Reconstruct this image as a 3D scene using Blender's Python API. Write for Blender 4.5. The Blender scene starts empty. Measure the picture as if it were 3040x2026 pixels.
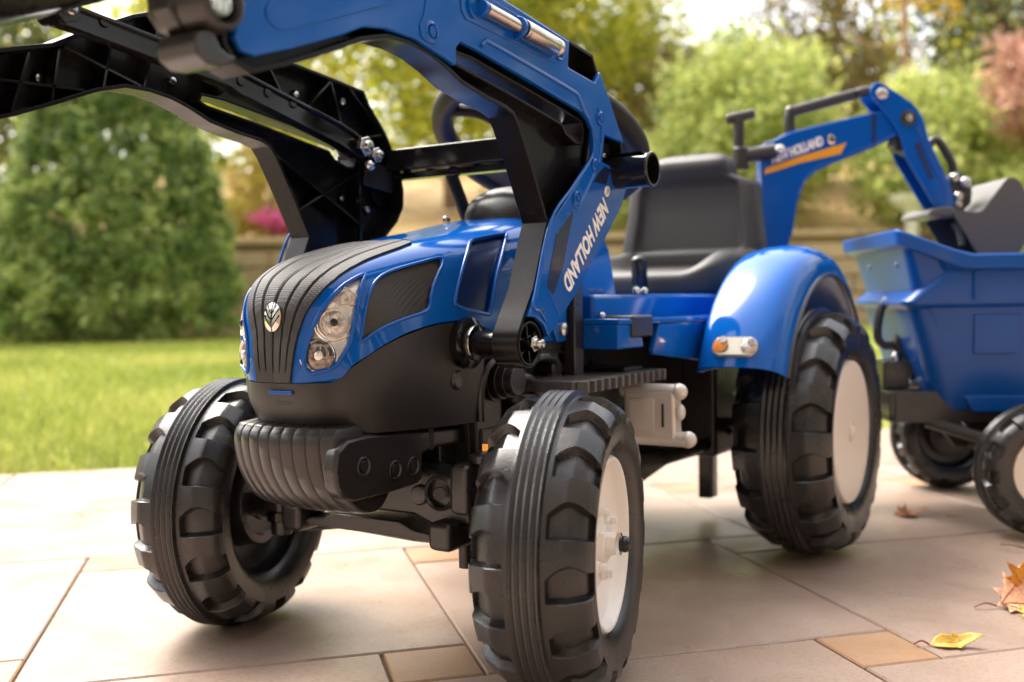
import bpy, bmesh, math, random
from mathutils import Vector, Matrix, geometry
random.seed(7)
R = math.radians
scene = bpy.context.scene
col = scene.collection

# ------------------------------------------------------------------ camera
cam_d = bpy.data.cameras.new('camera')
cam = bpy.data.objects.new('camera', cam_d)
col.objects.link(cam)
scene.camera = cam
CAM = Vector((1.36739, 0.63689, 0.34))
FWD_H = Vector((-0.84747, -0.53084, 0.0))         # level view direction
SIDE = Vector((-0.53084, 0.84747, 0.0))           # to the right of the view
PITCH, ROLL = 0.0388387, -0.0161093
fw = FWD_H * math.cos(PITCH) - Vector((0, 0, 1)) * math.sin(PITCH)
up0 = FWD_H * math.sin(PITCH) + Vector((0, 0, 1)) * math.cos(PITCH)
rt0 = SIDE.copy()
# the camera is rolled by a degree
rt = rt0 * math.cos(ROLL) + up0 * math.sin(ROLL)
up = up0 * math.cos(ROLL) - rt0 * math.sin(ROLL)
cam.matrix_world = Matrix((
    (rt.x, up.x, -fw.x, CAM.x), (rt.y, up.y, -fw.y, CAM.y),
    (rt.z, up.z, -fw.z, CAM.z), (0, 0, 0, 1)))
cam_d.sensor_width = 36.0
cam_d.lens = 36.267
cam_d.clip_start = 0.02
cam_d.clip_end = 400
cam_d.dof.use_dof = True
cam_d.dof.focus_distance = 0.915
cam_d.dof.aperture_fstop = 4.3

# ------------------------------------------------------------------ light
SUN_EL, SUN_AZ_DIR = R(55), Vector((-0.25, -0.97, 0))   # towards the sun, over the garden
world = bpy.data.worlds.new('World')
scene.world = world
world.use_nodes = True
wn = world.node_tree
sky = wn.nodes.new('ShaderNodeTexSky')
sky.sky_type = 'NISHITA'
sky.sun_disc = False
sky.sun_elevation = SUN_EL
sky.sun_rotation = math.atan2(SUN_AZ_DIR.x, SUN_AZ_DIR.y)
sky.air_density = 1.0
sky.dust_density = 5.0
sky.ozone_density = 0.6
hs_ = wn.nodes.new('ShaderNodeHueSaturation')          # high thin cloud: a paler, warmer sky all round
hs_.inputs['Saturation'].default_value = 0.35
wn.links.new(sky.outputs[0], hs_.inputs['Color'])
tint = wn.nodes.new('ShaderNodeMix'); tint.data_type = 'RGBA'; tint.blend_type = 'MULTIPLY'
tint.inputs[0].default_value = 1.0
tint.inputs[7].default_value = (1.0, 0.968, 0.93, 1)
wn.links.new(hs_.outputs[0], tint.inputs[6])
wn.links.new(tint.outputs[2], wn.nodes['Background'].inputs[0])
wn.nodes['Background'].inputs[1].default_value = 0.15

sun_d = bpy.data.lights.new('sun', 'SUN')
sun_d.energy = 0.6
sun_d.angle = R(35)
sun_d.color = (1.0, 0.94, 0.87)
sun = bpy.data.objects.new('sun', sun_d)
col.objects.link(sun)
sdir = (SUN_AZ_DIR.normalized() * math.cos(SUN_EL) + Vector((0, 0, math.sin(SUN_EL))))
sun.rotation_euler = sdir.to_track_quat('Z', 'Y').to_euler()

scene.view_settings.view_transform = 'Standard'
scene.view_settings.look = 'None'
scene.view_settings.exposure = 2.12
scene.view_settings.gamma = 1.0
scene.cycles.max_bounces = 8
scene.cycles.use_denoising = True

# ------------------------------------------------------------------ materials
def mat(name, base, rough=0.5, metal=0.0, spec=0.5, coat=0.0, bump=0.0, bscale=200.0,
        var=0.0, vscale=8.0, dirt=None, dscale=30.0, trans=0.0, objrand=0.0, rvar=0.0, subs=0.0):
    m = bpy.data.materials.new(name)
    m.use_nodes = True
    nt = m.node_tree
    b = nt.nodes['Principled BSDF']
    b.inputs['Base Color'].default_value = (*base, 1)
    b.inputs['Roughness'].default_value = rough
    b.inputs['Metallic'].default_value = metal
    b.inputs['Specular IOR Level'].default_value = spec
    b.inputs['Coat Weight'].default_value = coat
    b.inputs['Coat Roughness'].default_value = 0.06
    if trans:
        b.inputs['Transmission Weight'].default_value = trans
    if subs:
        b.inputs['Subsurface Weight'].default_value = subs
        b.inputs['Subsurface Radius'].default_value = (0.01, 0.008, 0.006)
        b.inputs['Subsurface Scale'].default_value = 0.3
    tc = nt.nodes.new('ShaderNodeTexCoord')
    src = None
    if var:
        n = nt.nodes.new('ShaderNodeTexNoise')
        n.inputs['Scale'].default_value = vscale
        n.inputs['Detail'].default_value = 6
        nt.links.new(tc.outputs['Object'], n.inputs['Vector'])
        mp = nt.nodes.new('ShaderNodeMapRange')
        mp.inputs['From Min'].default_value = 0.25
        mp.inputs['From Max'].default_value = 0.75
        mp.inputs['To Min'].default_value = 1 - var
        mp.inputs['To Max'].default_value = 1 + var
        nt.links.new(n.outputs['Fac'], mp.inputs['Value'])
        mul = nt.nodes.new('ShaderNodeVectorMath')
        mul.operation = 'SCALE'
        mul.inputs[0].default_value = base
        nt.links.new(mp.outputs[0], mul.inputs['Scale'])
        src = mul.outputs[0]
    if objrand:
        oi = nt.nodes.new('ShaderNodeObjectInfo')
        mp = nt.nodes.new('ShaderNodeMapRange')
        mp.inputs['To Min'].default_value = 1 - objrand
        mp.inputs['To Max'].default_value = 1 + objrand
        nt.links.new(oi.outputs['Random'], mp.inputs['Value'])
        mul = nt.nodes.new('ShaderNodeVectorMath')
        mul.operation = 'SCALE'
        if src: nt.links.new(src, mul.inputs[0])
        else: mul.inputs[0].default_value = base
        nt.links.new(mp.outputs[0], mul.inputs['Scale'])
        src = mul.outputs[0]
    if dirt:
        n = nt.nodes.new('ShaderNodeTexNoise')
        n.inputs['Scale'].default_value = dscale
        n.inputs['Detail'].default_value = 8
        n.inputs['Roughness'].default_value = 0.7
        nt.links.new(tc.outputs['Object'], n.inputs['Vector'])
        rp = nt.nodes.new('ShaderNodeMapRange')
        rp.inputs['From Min'].default_value = 0.58
        rp.inputs['From Max'].default_value = 0.78
        rp.inputs['To Max'].default_value = dirt[3]
        nt.links.new(n.outputs['Fac'], rp.inputs['Value'])
        mx = nt.nodes.new('ShaderNodeMix')
        mx.data_type = 'RGBA'
        nt.links.new(rp.outputs[0], mx.inputs[0])
        if src: nt.links.new(src, mx.inputs[6])
        else: mx.inputs[6].default_value = (*base, 1)
        mx.inputs[7].default_value = (*dirt[:3], 1)
        src = mx.outputs[2]
    if src:
        nt.links.new(src, b.inputs['Base Color'])
    if rvar:
        n = nt.nodes.new('ShaderNodeTexNoise')
        n.inputs['Scale'].default_value = 25
        n.inputs['Detail'].default_value = 5
        nt.links.new(tc.outputs['Object'], n.inputs['Vector'])
        mp = nt.nodes.new('ShaderNodeMapRange')
        mp.inputs['From Min'].default_value = 0.3
        mp.inputs['From Max'].default_value = 0.7
        mp.inputs['To Min'].default_value = max(0.02, rough - rvar)
        mp.inputs['To Max'].default_value = rough + rvar
        nt.links.new(n.outputs['Fac'], mp.inputs['Value'])
        nt.links.new(mp.outputs[0], b.inputs['Roughness'])
    if bump:
        n = nt.nodes.new('ShaderNodeTexNoise')
        n.inputs['Scale'].default_value = bscale
        n.inputs['Detail'].default_value = 3
        nt.links.new(tc.outputs['Object'], n.inputs['Vector'])
        bp_ = nt.nodes.new('ShaderNodeBump')
        bp_.inputs['Strength'].default_value = bump
        bp_.inputs['Distance'].default_value = 0.001
        nt.links.new(n.outputs['Fac'], bp_.inputs['Height'])
        nt.links.new(bp_.outputs[0], b.inputs['Normal'])
    return m

M = {}
M['blue'] = mat('blue_plastic', (0.002, 0.094, 0.41), 0.09, spec=0.42, bump=0.012, bscale=30, rvar=0.03)
M['blue_tub'] = mat('blue_tub_plastic', (0.002, 0.072, 0.32), 0.28, spec=0.4, bump=0.05, bscale=60)
M['step'] = mat('lit_step_plastic', (0.10, 0.09, 0.085), 0.28, bump=0.1, bscale=600)  # black plastic greyed up, the sky's reflection put into its base colour
M['blue_deep'] = mat('navy_plastic', (0.004, 0.022, 0.11), 0.25, coat=0.3)
M['black'] = mat('black_gloss_plastic', (0.008, 0.0073, 0.0072), 0.14, bump=0.03, bscale=50, rvar=0.05)
M['black_dull'] = mat('black_dull_plastic', (0.016, 0.0145, 0.014), 0.5, spec=0.25, bump=0.1, bscale=500)
M['black_arm'] = mat('black_arm_plastic', (0.010, 0.009, 0.0088), 0.24, spec=0.2, bump=0.08, bscale=70, rvar=0.08)
M['black_satin'] = mat('black_satin_plastic', (0.019, 0.0168, 0.0155), 0.31, spec=0.7, bump=0.12, bscale=900, rvar=0.05)
M['black_matte'] = mat('black_matte_plastic', (0.020, 0.0176, 0.0163), 0.44, spec=0.6, bump=0.25, bscale=1400)
M['seat'] = mat('seat_plastic', (0.03, 0.028, 0.027), 0.5, bump=0.3, bscale=1100)
M['tyre'] = mat('tyre_rubber', (0.014, 0.0128, 0.0124), 0.22, spec=0.7, bump=0.3, bscale=900, dirt=(0.16, 0.12, 0.085, 0.30), dscale=45, rvar=0.1)
M['white'] = mat('white_plastic', (0.86, 0.82, 0.76), 0.3, subs=0.1)
M['cream'] = mat('cream_hub_plastic', (0.80, 0.71, 0.60), 0.38)
M['silver'] = mat('silver_painted_plastic', (0.66, 0.61, 0.55), 0.32, metal=0.35, bump=0.05, bscale=500)
M['chrome'] = mat('chrome', (0.75, 0.72, 0.68), 0.09, metal=1.0)
M['steel'] = mat('zinc_steel', (0.55, 0.54, 0.52), 0.22, metal=1.0, rvar=0.08)
M['cylfoil'] = mat('silver_foil', (0.62, 0.53, 0.45), 0.25, metal=1.0)
M['brass'] = mat('brass', (0.75, 0.38, 0.10), 0.2, metal=1.0)
M['print_white'] = mat('white_print', (0.9, 0.88, 0.85), 0.35)
M['print_dark'] = mat('dark_print', (0.006, 0.012, 0.05), 0.25, coat=0.4)
M['print_blue'] = mat('bright_blue_print', (0.004, 0.083, 0.37), 0.2, coat=0.5)
M['orange'] = mat('orange_print', (0.88, 0.36, 0.01), 0.35)
M['grey'] = mat('grey_bucket_plastic', (0.10, 0.095, 0.09), 0.42)
M['lamp_amber'] = mat('amber_lens', (0.62, 0.22, 0.03), 0.2)
M['lamp_clear'] = mat('clear_lens', (0.55, 0.50, 0.40), 0.15, metal=0.5)
M['reflector'] = mat('reflector_foil', (0.90, 0.84, 0.77), 0.2, metal=0.55, bump=0.12, bscale=55)
M['glass'] = mat('lamp_lens', (0.58, 0.53, 0.48), 0.1, metal=0.5, var=0.5, vscale=500)
M['glass_dark'] = mat('dark_lamp_lens', (0.24, 0.21, 0.19), 0.07, metal=0.7, var=0.8, vscale=260)

def weave(name, base, rough, scale, strength, dist=0.0006):
    """a fine dotted mesh pressed into plastic"""
    m = mat(name, base, rough)
    nt = m.node_tree
    b = nt.nodes['Principled BSDF']
    tc = nt.nodes.new('ShaderNodeTexCoord')
    v = nt.nodes.new('ShaderNodeTexVoronoi')
    v.inputs['Scale'].default_value = scale
    v.inputs['Randomness'].default_value = 0.0
    nt.links.new(tc.outputs['Object'], v.inputs['Vector'])
    bp_ = nt.nodes.new('ShaderNodeBump')
    bp_.inputs['Strength'].default_value = strength
    bp_.inputs['Distance'].default_value = dist
    bp_.invert = True
    nt.links.new(v.outputs['Distance'], bp_.inputs['Height'])
    nt.links.new(bp_.outputs[0], b.inputs['Normal'])
    return m
M['grille'] = weave('grille_weave', (0.02, 0.0175, 0.016), 0.42, 620, 0.9)
M['vent'] = weave('vent_mesh', (0.03, 0.024, 0.016), 0.2, 700, 0.6)
M['pedal_face'] = weave('pedal_weave', (0.58, 0.52, 0.45), 0.42, 260, 0.8)

# ------------------------------------------------------------------ mesh builder
class MB:
    def __init__(s):
        s.v = []; s.f = []
    def add(s, v, f):
        o = len(s.v)
        s.v += [tuple(p) for p in v]
        s.f += [tuple(i + o for i in q) for q in f]
        return s
    def box(s, x0, x1, y0, y1, z0, z1):
        return s.add([(x0,y0,z0),(x1,y0,z0),(x1,y1,z0),(x0,y1,z0),(x0,y0,z1),(x1,y0,z1),(x1,y1,z1),(x0,y1,z1)],
                     [(0,3,2,1),(4,5,6,7),(0,1,5,4),(1,2,6,5),(2,3,7,6),(3,0,4,7)])
    def prism(s, poly, a, b, axis='y', holes=()):
        """polygon in xz (axis y), xy (axis z) or yz (axis x) extruded from a to b"""
        def P(p, h):
            return (p[0], h, p[1]) if axis == 'y' else ((p[0], p[1], h) if axis == 'z' else (h, p[0], p[1]))
        loops = [list(poly)] + [list(h) for h in holes]
        flat = [p for l in loops for p in l]
        n = len(flat)
        vs = [P(p, a) for p in flat] + [P(p, b) for p in flat]
        fs = []
        if holes:
            tris = geometry.tessellate_polygon([[Vector((p[0], p[1], 0)) for p in l] for l in loops])
            fs += [tuple(t) for t in tris] + [tuple(n + i for i in reversed(t)) for t in tris]
        else:
            fs += [tuple(range(n)), tuple(range(2 * n - 1, n - 1, -1))]
        o = 0
        for l in loops:
            k = len(l)
            for i in range(k):
                j = (i + 1) % k
                fs.append((o + i, n + o + i, n + o + j, o + j))
            o += k
        return s.add(vs, fs)
    def wall(s, path, t, a, b, axis='y', closed=False):
        """thin wall of thickness t following a 2D path"""
        n = len(path)
        pts = [Vector((p[0], p[1])) for p in path]
        off = []
        for i in range(n):
            p0 = pts[(i - 1) % n] if (closed or i > 0) else None
            p1 = pts[i]
            p2 = pts[(i + 1) % n] if (closed or i < n - 1) else None
            d1 = (p1 - p0).normalized() if p0 is not None else None
            d2 = (p2 - p1).normalized() if p2 is not None else None
            d1 = d1 or d2; d2 = d2 or d1
            n1 = Vector((-d1.y, d1.x)); n2 = Vector((-d2.y, d2.x))
            m = (n1 + n2)
            m = m.normalized() if m.length > 1e-6 else n1
            k = max(0.35, m.dot(n1))
            off.append(m * (t / 2 / k))
        A = [p + o for p, o in zip(pts, off)]
        B = [p - o for p, o in zip(pts, off)]
        def P(p, h):
            return (p[0], h, p[1]) if axis == 'y' else ((p[0], p[1], h) if axis == 'z' else (h, p[0], p[1]))
        if not closed and n == 2:
            s.prism([A[0], A[1], B[1], B[0]], a, b, axis)
        else:
            s.grid([[P(q, a) for q in A], [P(q, b) for q in A], [P(q, b) for q in B], [P(q, a) for q in B]], closed_u=True, closed_v=closed)
        return s
    def cyl(s, p0, p1, r0, r1=None, n=24, caps=True):
        p0 = Vector(p0); p1 = Vector(p1)
        r1 = r0 if r1 is None else r1
        d = (p1 - p0).normalized()
        q = d.orthogonal().normalized(); w = d.cross(q)
        vs = []
        for p, r in ((p0, r0), (p1, r1)):
            vs += [p + (q * math.cos(2*math.pi*i/n) + w * math.sin(2*math.pi*i/n)) * r for i in range(n)]
        fs = [(i, (i+1) % n, n + (i+1) % n, n + i) for i in range(n)]
        if caps:
            fs += [tuple(range(n-1, -1, -1)), tuple(range(n, 2*n))]
        return s.add(vs, fs)
    def tube(s, path, r, n=12, closed=False, caps=True):
        pts = [Vector(p) for p in path]
        k = len(pts)
        rr = r if isinstance(r, (list, tuple)) else [r] * k
        tang = []
        for i in range(k):
            a = pts[(i-1) % k] if (closed or i > 0) else pts[i]
            b = pts[(i+1) % k] if (closed or i < k-1) else pts[i]
            tang.append((b - a).normalized())
        q = tang[0].orthogonal().normalized()
        vs = []
        for i in range(k):
            q = (q - tang[i] * q.dot(tang[i])).normalized()
            w = tang[i].cross(q)
            vs += [pts[i] + (q * math.cos(2*math.pi*j/n) + w * math.sin(2*math.pi*j/n)) * rr[i] for j in range(n)]
        fs = []
        for i in range(k if closed else k-1):
            a = i * n; b = ((i+1) % k) * n
            fs += [(a+j, a+(j+1) % n, b+(j+1) % n, b+j) for j in range(n)]
        if caps and not closed:
            fs += [tuple(range(n-1, -1, -1)), tuple(range((k-1)*n, k*n))]
        return s.add(vs, fs)
    def lathe(s, prof, n=48, org=(0,0,0), axis=(0,1,0)):
        """profile of (radius, height) turned about an axis"""
        org = Vector(org); d = Vector(axis).normalized()
        q = d.orthogonal().normalized(); w = d.cross(q)
        vs = []; fs = []; rows = []
        for r, h in prof:
            if r < 1e-6:
                rows.append([len(vs)]); vs.append(org + d * h)
            else:
                rows.append(list(range(len(vs), len(vs) + n)))
                vs += [org + d*h + (q*math.cos(2*math.pi*i/n) + w*math.sin(2*math.pi*i/n))*r for i in range(n)]
        for a, b in zip(rows, rows[1:]):
            for i in range(n):
                j = (i+1) % n
                if len(a) == 1 and len(b) == 1: continue
                if len(a) == 1: fs.append((a[0], b[j], b[i]))
                elif len(b) == 1: fs.append((a[i], a[j], b[0]))
                else: fs.append((a[i], a[j], b[j], b[i]))
        return s.add(vs, fs)
    def grid(s, rows, closed_u=False, closed_v=False):
        nr, nc = len(rows), len(rows[0])
        vs = [p for r in rows for p in r]
        fs = []
        for i in range(nr if closed_u else nr - 1):
            for j in range(nc if closed_v else nc - 1):
                i2, j2 = (i+1) % nr, (j+1) % nc
                fs.append((i*nc+j, i*nc+j2, i2*nc+j2, i2*nc+j))
        return s.add(vs, fs)
    def sph(s, c, r, n=20, sc=(1,1,1), e=1.0):
        rows = []
        sg = lambda x: math.copysign(abs(x) ** e, x)
        for i in range(n // 2 + 1):
            th = -math.pi/2 + math.pi * i / (n // 2)
            rows.append([(c[0] + r*sc[0]*sg(math.cos(th))*sg(math.cos(2*math.pi*j/n)),
                          c[1] + r*sc[1]*sg(math.cos(th))*sg(math.sin(2*math.pi*j/n)),
                          c[2] + r*sc[2]*sg(math.sin(th))) for j in range(n)])
        return s.grid(rows, closed_v=True)
    def xf(s, fn):
        s.v = [tuple(fn(Vector(p))) for p in s.v]
        return s
    def mirror_y(s):
        s.v = [(p[0], -p[1], p[2]) for p in s.v]
        s.f = [tuple(reversed(q)) for q in s.f]
        return s
    def mesh(s, name, smooth=35, recalc=True):
        me = bpy.data.meshes.new(name)
        me.from_pydata(s.v, [], s.f)
        if recalc:
            bm = bmesh.new(); bm.from_mesh(me)
            bmesh.ops.recalc_face_normals(bm, faces=bm.faces)
            bm.to_mesh(me); bm.free()
        if smooth:
            me.shade_smooth()
            me.set_sharp_from_angle(angle=R(smooth))
        me.update()
        return me
    def build(s, name, material, parent=None, bevel=0.0, smooth=35, seg=2, recalc=True):
        me = s.mesh(name, smooth, recalc)
        return link(name, me, material, parent, bevel, seg)

def link(name, me, material, parent=None, bevel=0.0, seg=2):
    o = bpy.data.objects.new(name, me)
    if material is not None and not me.materials:
        me.materials.append(material)
    col.objects.link(o)
    if parent is not None:
        o.parent = parent
    if bevel:
        m = o.modifiers.new('bevel', 'BEVEL')
        m.width = bevel; m.segments = seg
        m.limit_method = 'ANGLE'; m.angle_limit = R(40)
        m.harden_normals = True
        m.use_clamp_overlap = True
    return o

def empty(name, loc=(0,0,0), rz=0.0, parent=None):
    o = bpy.data.objects.new(name, None)
    o.empty_display_size = 0.05
    o.location = loc; o.rotation_euler = (0, 0, rz)
    col.objects.link(o)
    if parent is not None: o.parent = parent
    return o

def tag(o, label=None, cat=None, group=None, kind=None):
    if label: o['label'] = label
    if cat: o['category'] = cat
    if group: o['group'] = group
    if kind: o['kind'] = kind
    return o

def hexagon(mb, c, d, r, h):
    c = Vector(c); d = Vector(d).normalized()
    return mb.cyl(c, c + d*h, r, n=6)

def text_mesh(body, size, shear=0.0, offset=0.0, extrude=0.0004, spacing=1.0):
    cu = bpy.data.curves.new('lettering', 'FONT')
    cu.body = body; cu.size = size; cu.shear = shear; cu.offset = offset; cu.extrude = extrude
    cu.space_character = spacing
    ob = bpy.data.objects.new('lettering', cu)
    col.objects.link(ob)
    dg = bpy.context.evaluated_depsgraph_get()
    me = bpy.data.meshes.new_from_object(ob.evaluated_get(dg))
    bpy.data.objects.remove(ob)
    return me

def place_text(name, me, material, parent, org, xdir, ydir):
    """lay a text mesh on a plane: letters run along xdir, their tops point along ydir"""
    X = Vector(xdir).normalized(); Y = Vector(ydir).normalized(); Z = X.cross(Y)
    mw = Matrix(((X.x, Y.x, Z.x, org[0]), (X.y, Y.y, Z.y, org[1]), (X.z, Y.z, Z.z, org[2]), (0,0,0,1)))
    me.transform(mw)
    return link(name, me, material, parent)

def smoothstep(a, b, x):
    t = min(1.0, max(0.0, (x - a) / (b - a)))
    return t*t*(3 - 2*t)

def catmull(pts, k=8, closed=False):
    pts = [Vector(p) for p in pts]
    n = len(pts); out = []
    for i in range(n if closed else n-1):
        p0 = pts[(i-1) % n] if (closed or i > 0) else pts[i]
        p1 = pts[i]; p2 = pts[(i+1) % n]
        p3 = pts[(i+2) % n] if (closed or i < n-2) else p2
        for j in range(k):
            f = j / k
            out.append(0.5*((2*p1) + (p2-p0)*f + (2*p0-5*p1+4*p2-p3)*f*f + (3*p1-p0-3*p2+p3)*f**3))
    if not closed: out.append(pts[-1])
    return out

# ================================================================== the garden
def garden(lat, depth, z=0.0):
    """metres to the right of and away from the spot where the photographer stands"""
    p = Vector((CAM.x, CAM.y, 0)) + FWD_H * depth + SIDE * lat
    return Vector((p.x, p.y, z))
GA = math.atan2(SIDE.y, SIDE.x)                    # heading of the garden's cross direction

def stone_mat(name, base, rough, speck=0.35, objrand=0.08, vein=(0.62, 0.50, 0.40)):
    m = mat(name, base, rough, objrand=objrand)
    nt = m.node_tree; b = nt.nodes['Principled BSDF']
    src = b.inputs['Base Color'].links[0].from_socket
    tc = nt.nodes.new('ShaderNodeTexCoord')
    oi = nt.nodes.new('ShaderNodeObjectInfo')
    add = nt.nodes.new('ShaderNodeVectorMath'); add.operation = 'ADD'
    sc = nt.nodes.new('ShaderNodeVectorMath'); sc.operation = 'SCALE'
    sc.inputs[0].default_value = (37, 91, 13)
    nt.links.new(oi.outputs['Random'], sc.inputs['Scale'])
    nt.links.new(tc.outputs['Object'], add.inputs[0]); nt.links.new(sc.outputs[0], add.inputs[1])
    # broad cloudy tone
    n1 = nt.nodes.new('ShaderNodeTexNoise'); n1.inputs['Scale'].default_value = 7; n1.inputs['Detail'].default_value = 7
    n1.inputs['Distortion'].default_value = 0.8
    nt.links.new(add.outputs[0], n1.inputs['Vector'])
    r1 = nt.nodes.new('ShaderNodeMapRange'); r1.inputs['From Min'].default_value = 0.35; r1.inputs['From Max'].default_value = 0.7
    r1.inputs['To Max'].default_value = 0.75
    nt.links.new(n1.outputs['Fac'], r1.inputs['Value'])
    mx = nt.nodes.new('ShaderNodeMix'); mx.data_type = 'RGBA'
    nt.links.new(r1.outputs[0], mx.inputs[0]); nt.links.new(src, mx.inputs[6]); mx.inputs[7].default_value = (*vein, 1)
    # fine specks
    n2 = nt.nodes.new('ShaderNodeTexNoise'); n2.inputs['Scale'].default_value = 260; n2.inputs['Detail'].default_value = 4
    nt.links.new(add.outputs[0], n2.inputs['Vector'])
    r2 = nt.nodes.new('ShaderNodeMapRange'); r2.inputs['From Min'].default_value = 0.5; r2.inputs['From Max'].default_value = 0.72
    r2.inputs['To Max'].default_value = speck
    nt.links.new(n2.outputs['Fac'], r2.inputs['Value'])
    mx2 = nt.nodes.new('ShaderNodeMix'); mx2.data_type = 'RGBA'
    nt.links.new(r2.outputs[0], mx2.inputs[0]); nt.links.new(mx.outputs[2], mx2.inputs[6])
    mx2.inputs[7].default_value = (base[0]*0.55, base[1]*0.5, base[2]*0.45, 1)
    nt.links.new(mx2.outputs[2], b.inputs['Base Color'])
    # wear in the sheen
    n3 = nt.nodes.new('ShaderNodeTexNoise'); n3.inputs['Scale'].default_value = 14; n3.inputs['Detail'].default_value = 6
    nt.links.new(add.outputs[0], n3.inputs['Vector'])
    r3 = nt.nodes.new('ShaderNodeMapRange'); r3.inputs['From Min'].default_value = 0.3; r3.inputs['From Max'].default_value = 0.7
    r3.inputs['To Min'].default_value = rough - 0.1; r3.inputs['To Max'].default_value = rough + 0.14
    nt.links.new(n3.outputs['Fac'], r3.inputs['Value']); nt.links.new(r3.outputs[0], b.inputs['Roughness'])
    bp_ = nt.nodes.new('ShaderNodeBump'); bp_.inputs['Strength'].default_value = 0.25; bp_.inputs['Distance'].default_value = 0.001
    nt.links.new(n2.outputs['Fac'], bp_.inputs['Height']); nt.links.new(bp_.outputs[0], b.inputs['Normal'])
    return m
M['tile'] = stone_mat('sandstone_tile', (0.335, 0.240, 0.185), 0.36, speck=0.5, vein=(0.39, 0.30, 0.245))
M['tile_small'] = stone_mat('ochre_tile', (0.36, 0.215, 0.12), 0.38, vein=(0.38, 0.25, 0.16))
M['joint'] = mat('joint_sand', (0.13, 0.085, 0.055), 0.9, bump=0.4, bscale=300)
M['soil'] = mat('soil', (0.07, 0.05, 0.03), 0.95, var=0.4, vscale=3)

def turf_mat(name, c1, c2, c3):
    m = mat(name, c1, 0.75)
    nt = m.node_tree; b = nt.nodes['Principled BSDF']
    tc = nt.nodes.new('ShaderNodeTexCoord')
    n1 = nt.nodes.new('ShaderNodeTexNoise'); n1.inputs['Scale'].default_value = 1.3; n1.inputs['Detail'].default_value = 5
    nt.links.new(tc.outputs['Object'], n1.inputs['Vector'])
    n2 = nt.nodes.new('ShaderNodeTexNoise'); n2.inputs['Scale'].default_value = 18; n2.inputs['Detail'].default_value = 3
    nt.links.new(tc.outputs['Object'], n2.inputs['Vector'])
    rp = nt.nodes.new('ShaderNodeValToRGB')
    rp.color_ramp.elements[0].position = 0.3; rp.color_ramp.elements[0].color = (*c1, 1)
    rp.color_ramp.elements[1].position = 0.72; rp.color_ramp.elements[1].color = (*c3, 1)
    e = rp.color_ramp.elements.new(0.52); e.color = (*c2, 1)
    mx = nt.nodes.new('ShaderNodeMath'); mx.operation = 'MULTIPLY_ADD'
    nt.links.new(n2.outputs['Fac'], mx.inputs[0]); mx.inputs[1].default_value = 0.6
    sub = nt.nodes.new('ShaderNodeMath'); sub.operation = 'SUBTRACT'; sub.inputs[1].default_value = 0.3
    nt.links.new(n1.outputs['Fac'], sub.inputs[0]); nt.links.new(sub.outputs[0], mx.inputs[2])
    nt.links.new(mx.outputs[0], rp.inputs[0]); nt.links.new(rp.outputs[0], b.inputs['Base Color'])
    return m
M['turf'] = turf_mat('turf', (0.14, 0.20, 0.02), (0.25, 0.30, 0.04), (0.40, 0.37, 0.09))
M['litter'] = turf_mat('leaf_litter', (0.30, 0.17, 0.05), (0.46, 0.29, 0.12), (0.52, 0.38, 0.14))

# ---- patio of big squares with small squares at their corners
PA = math.atan2(0.68701, -0.72665)
patio = MB().prism([(-9.0, -6.5), (9.0, -6.5), (9.0, 0.915), (-9.0, 0.915)], -0.12, -0.0045, 'z').build('patio', M['joint'])
patio.rotation_euler = (0, 0, PA)
tag(patio, 'sandstone tile terrace under the toy tractor', kind='structure')
BIG, SML, GAP, EDGE = 0.42, 0.0853, 0.0032, 0.908
def tile_mesh(w, h):
    mb = MB(); g = GAP/2; c = 0.0016
    x0, x1, y0, y1 = g, w-g, g, h-g
    mb.add([(x0,y0,-0.02),(x1,y0,-0.02),(x1,y1,-0.02),(x0,y1,-0.02),
            (x0,y0,-c),(x1,y0,-c),(x1,y1,-c),(x0,y1,-c),
            (x0+c,y0+c,0),(x1-c,y0+c,0),(x1-c,y1-c,0),(x0+c,y1-c,0)],
           [(0,1,5,4),(1,2,6,5),(2,3,7,6),(3,0,4,7),(4,5,9,8),(5,6,10,9),(6,7,11,10),(7,4,8,11),(8,9,10,11)])
    return mb.mesh('tile', 20)
big_me = tile_mesh(BIG, BIG); big_me.materials.append(M['tile'])
sml_me = tile_mesh(SML, SML); sml_me.materials.append(M['tile_small'])
rt_ = random.Random(3)
for i in range(-9, 10):
    for j in range(-8, 8):
        b0 = -0.435 + i*BIG + j*SML
        a0 = -0.494 - i*SML + j*BIG
        for (w, db, me0) in ((SML, 0.0, sml_me), (BIG, SML, big_me)):
            bb, aa = b0 + db, a0
            if bb + w < -2.7 or bb > 3.6 or aa + w < -1.75 or aa > EDGE - 0.03: continue
            me = me0
            if aa + w > EDGE:
                me = tile_mesh(w, EDGE - aa); me.materials.append(me0.materials[0])
            o = link('tile', me, None, patio)
            o.location = (bb, aa, rt_.uniform(-0.0006, 0.0))
            o.rotation_euler = (rt_.uniform(-.0012, .0012), rt_.uniform(-.0012, .0012), 0)

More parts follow.
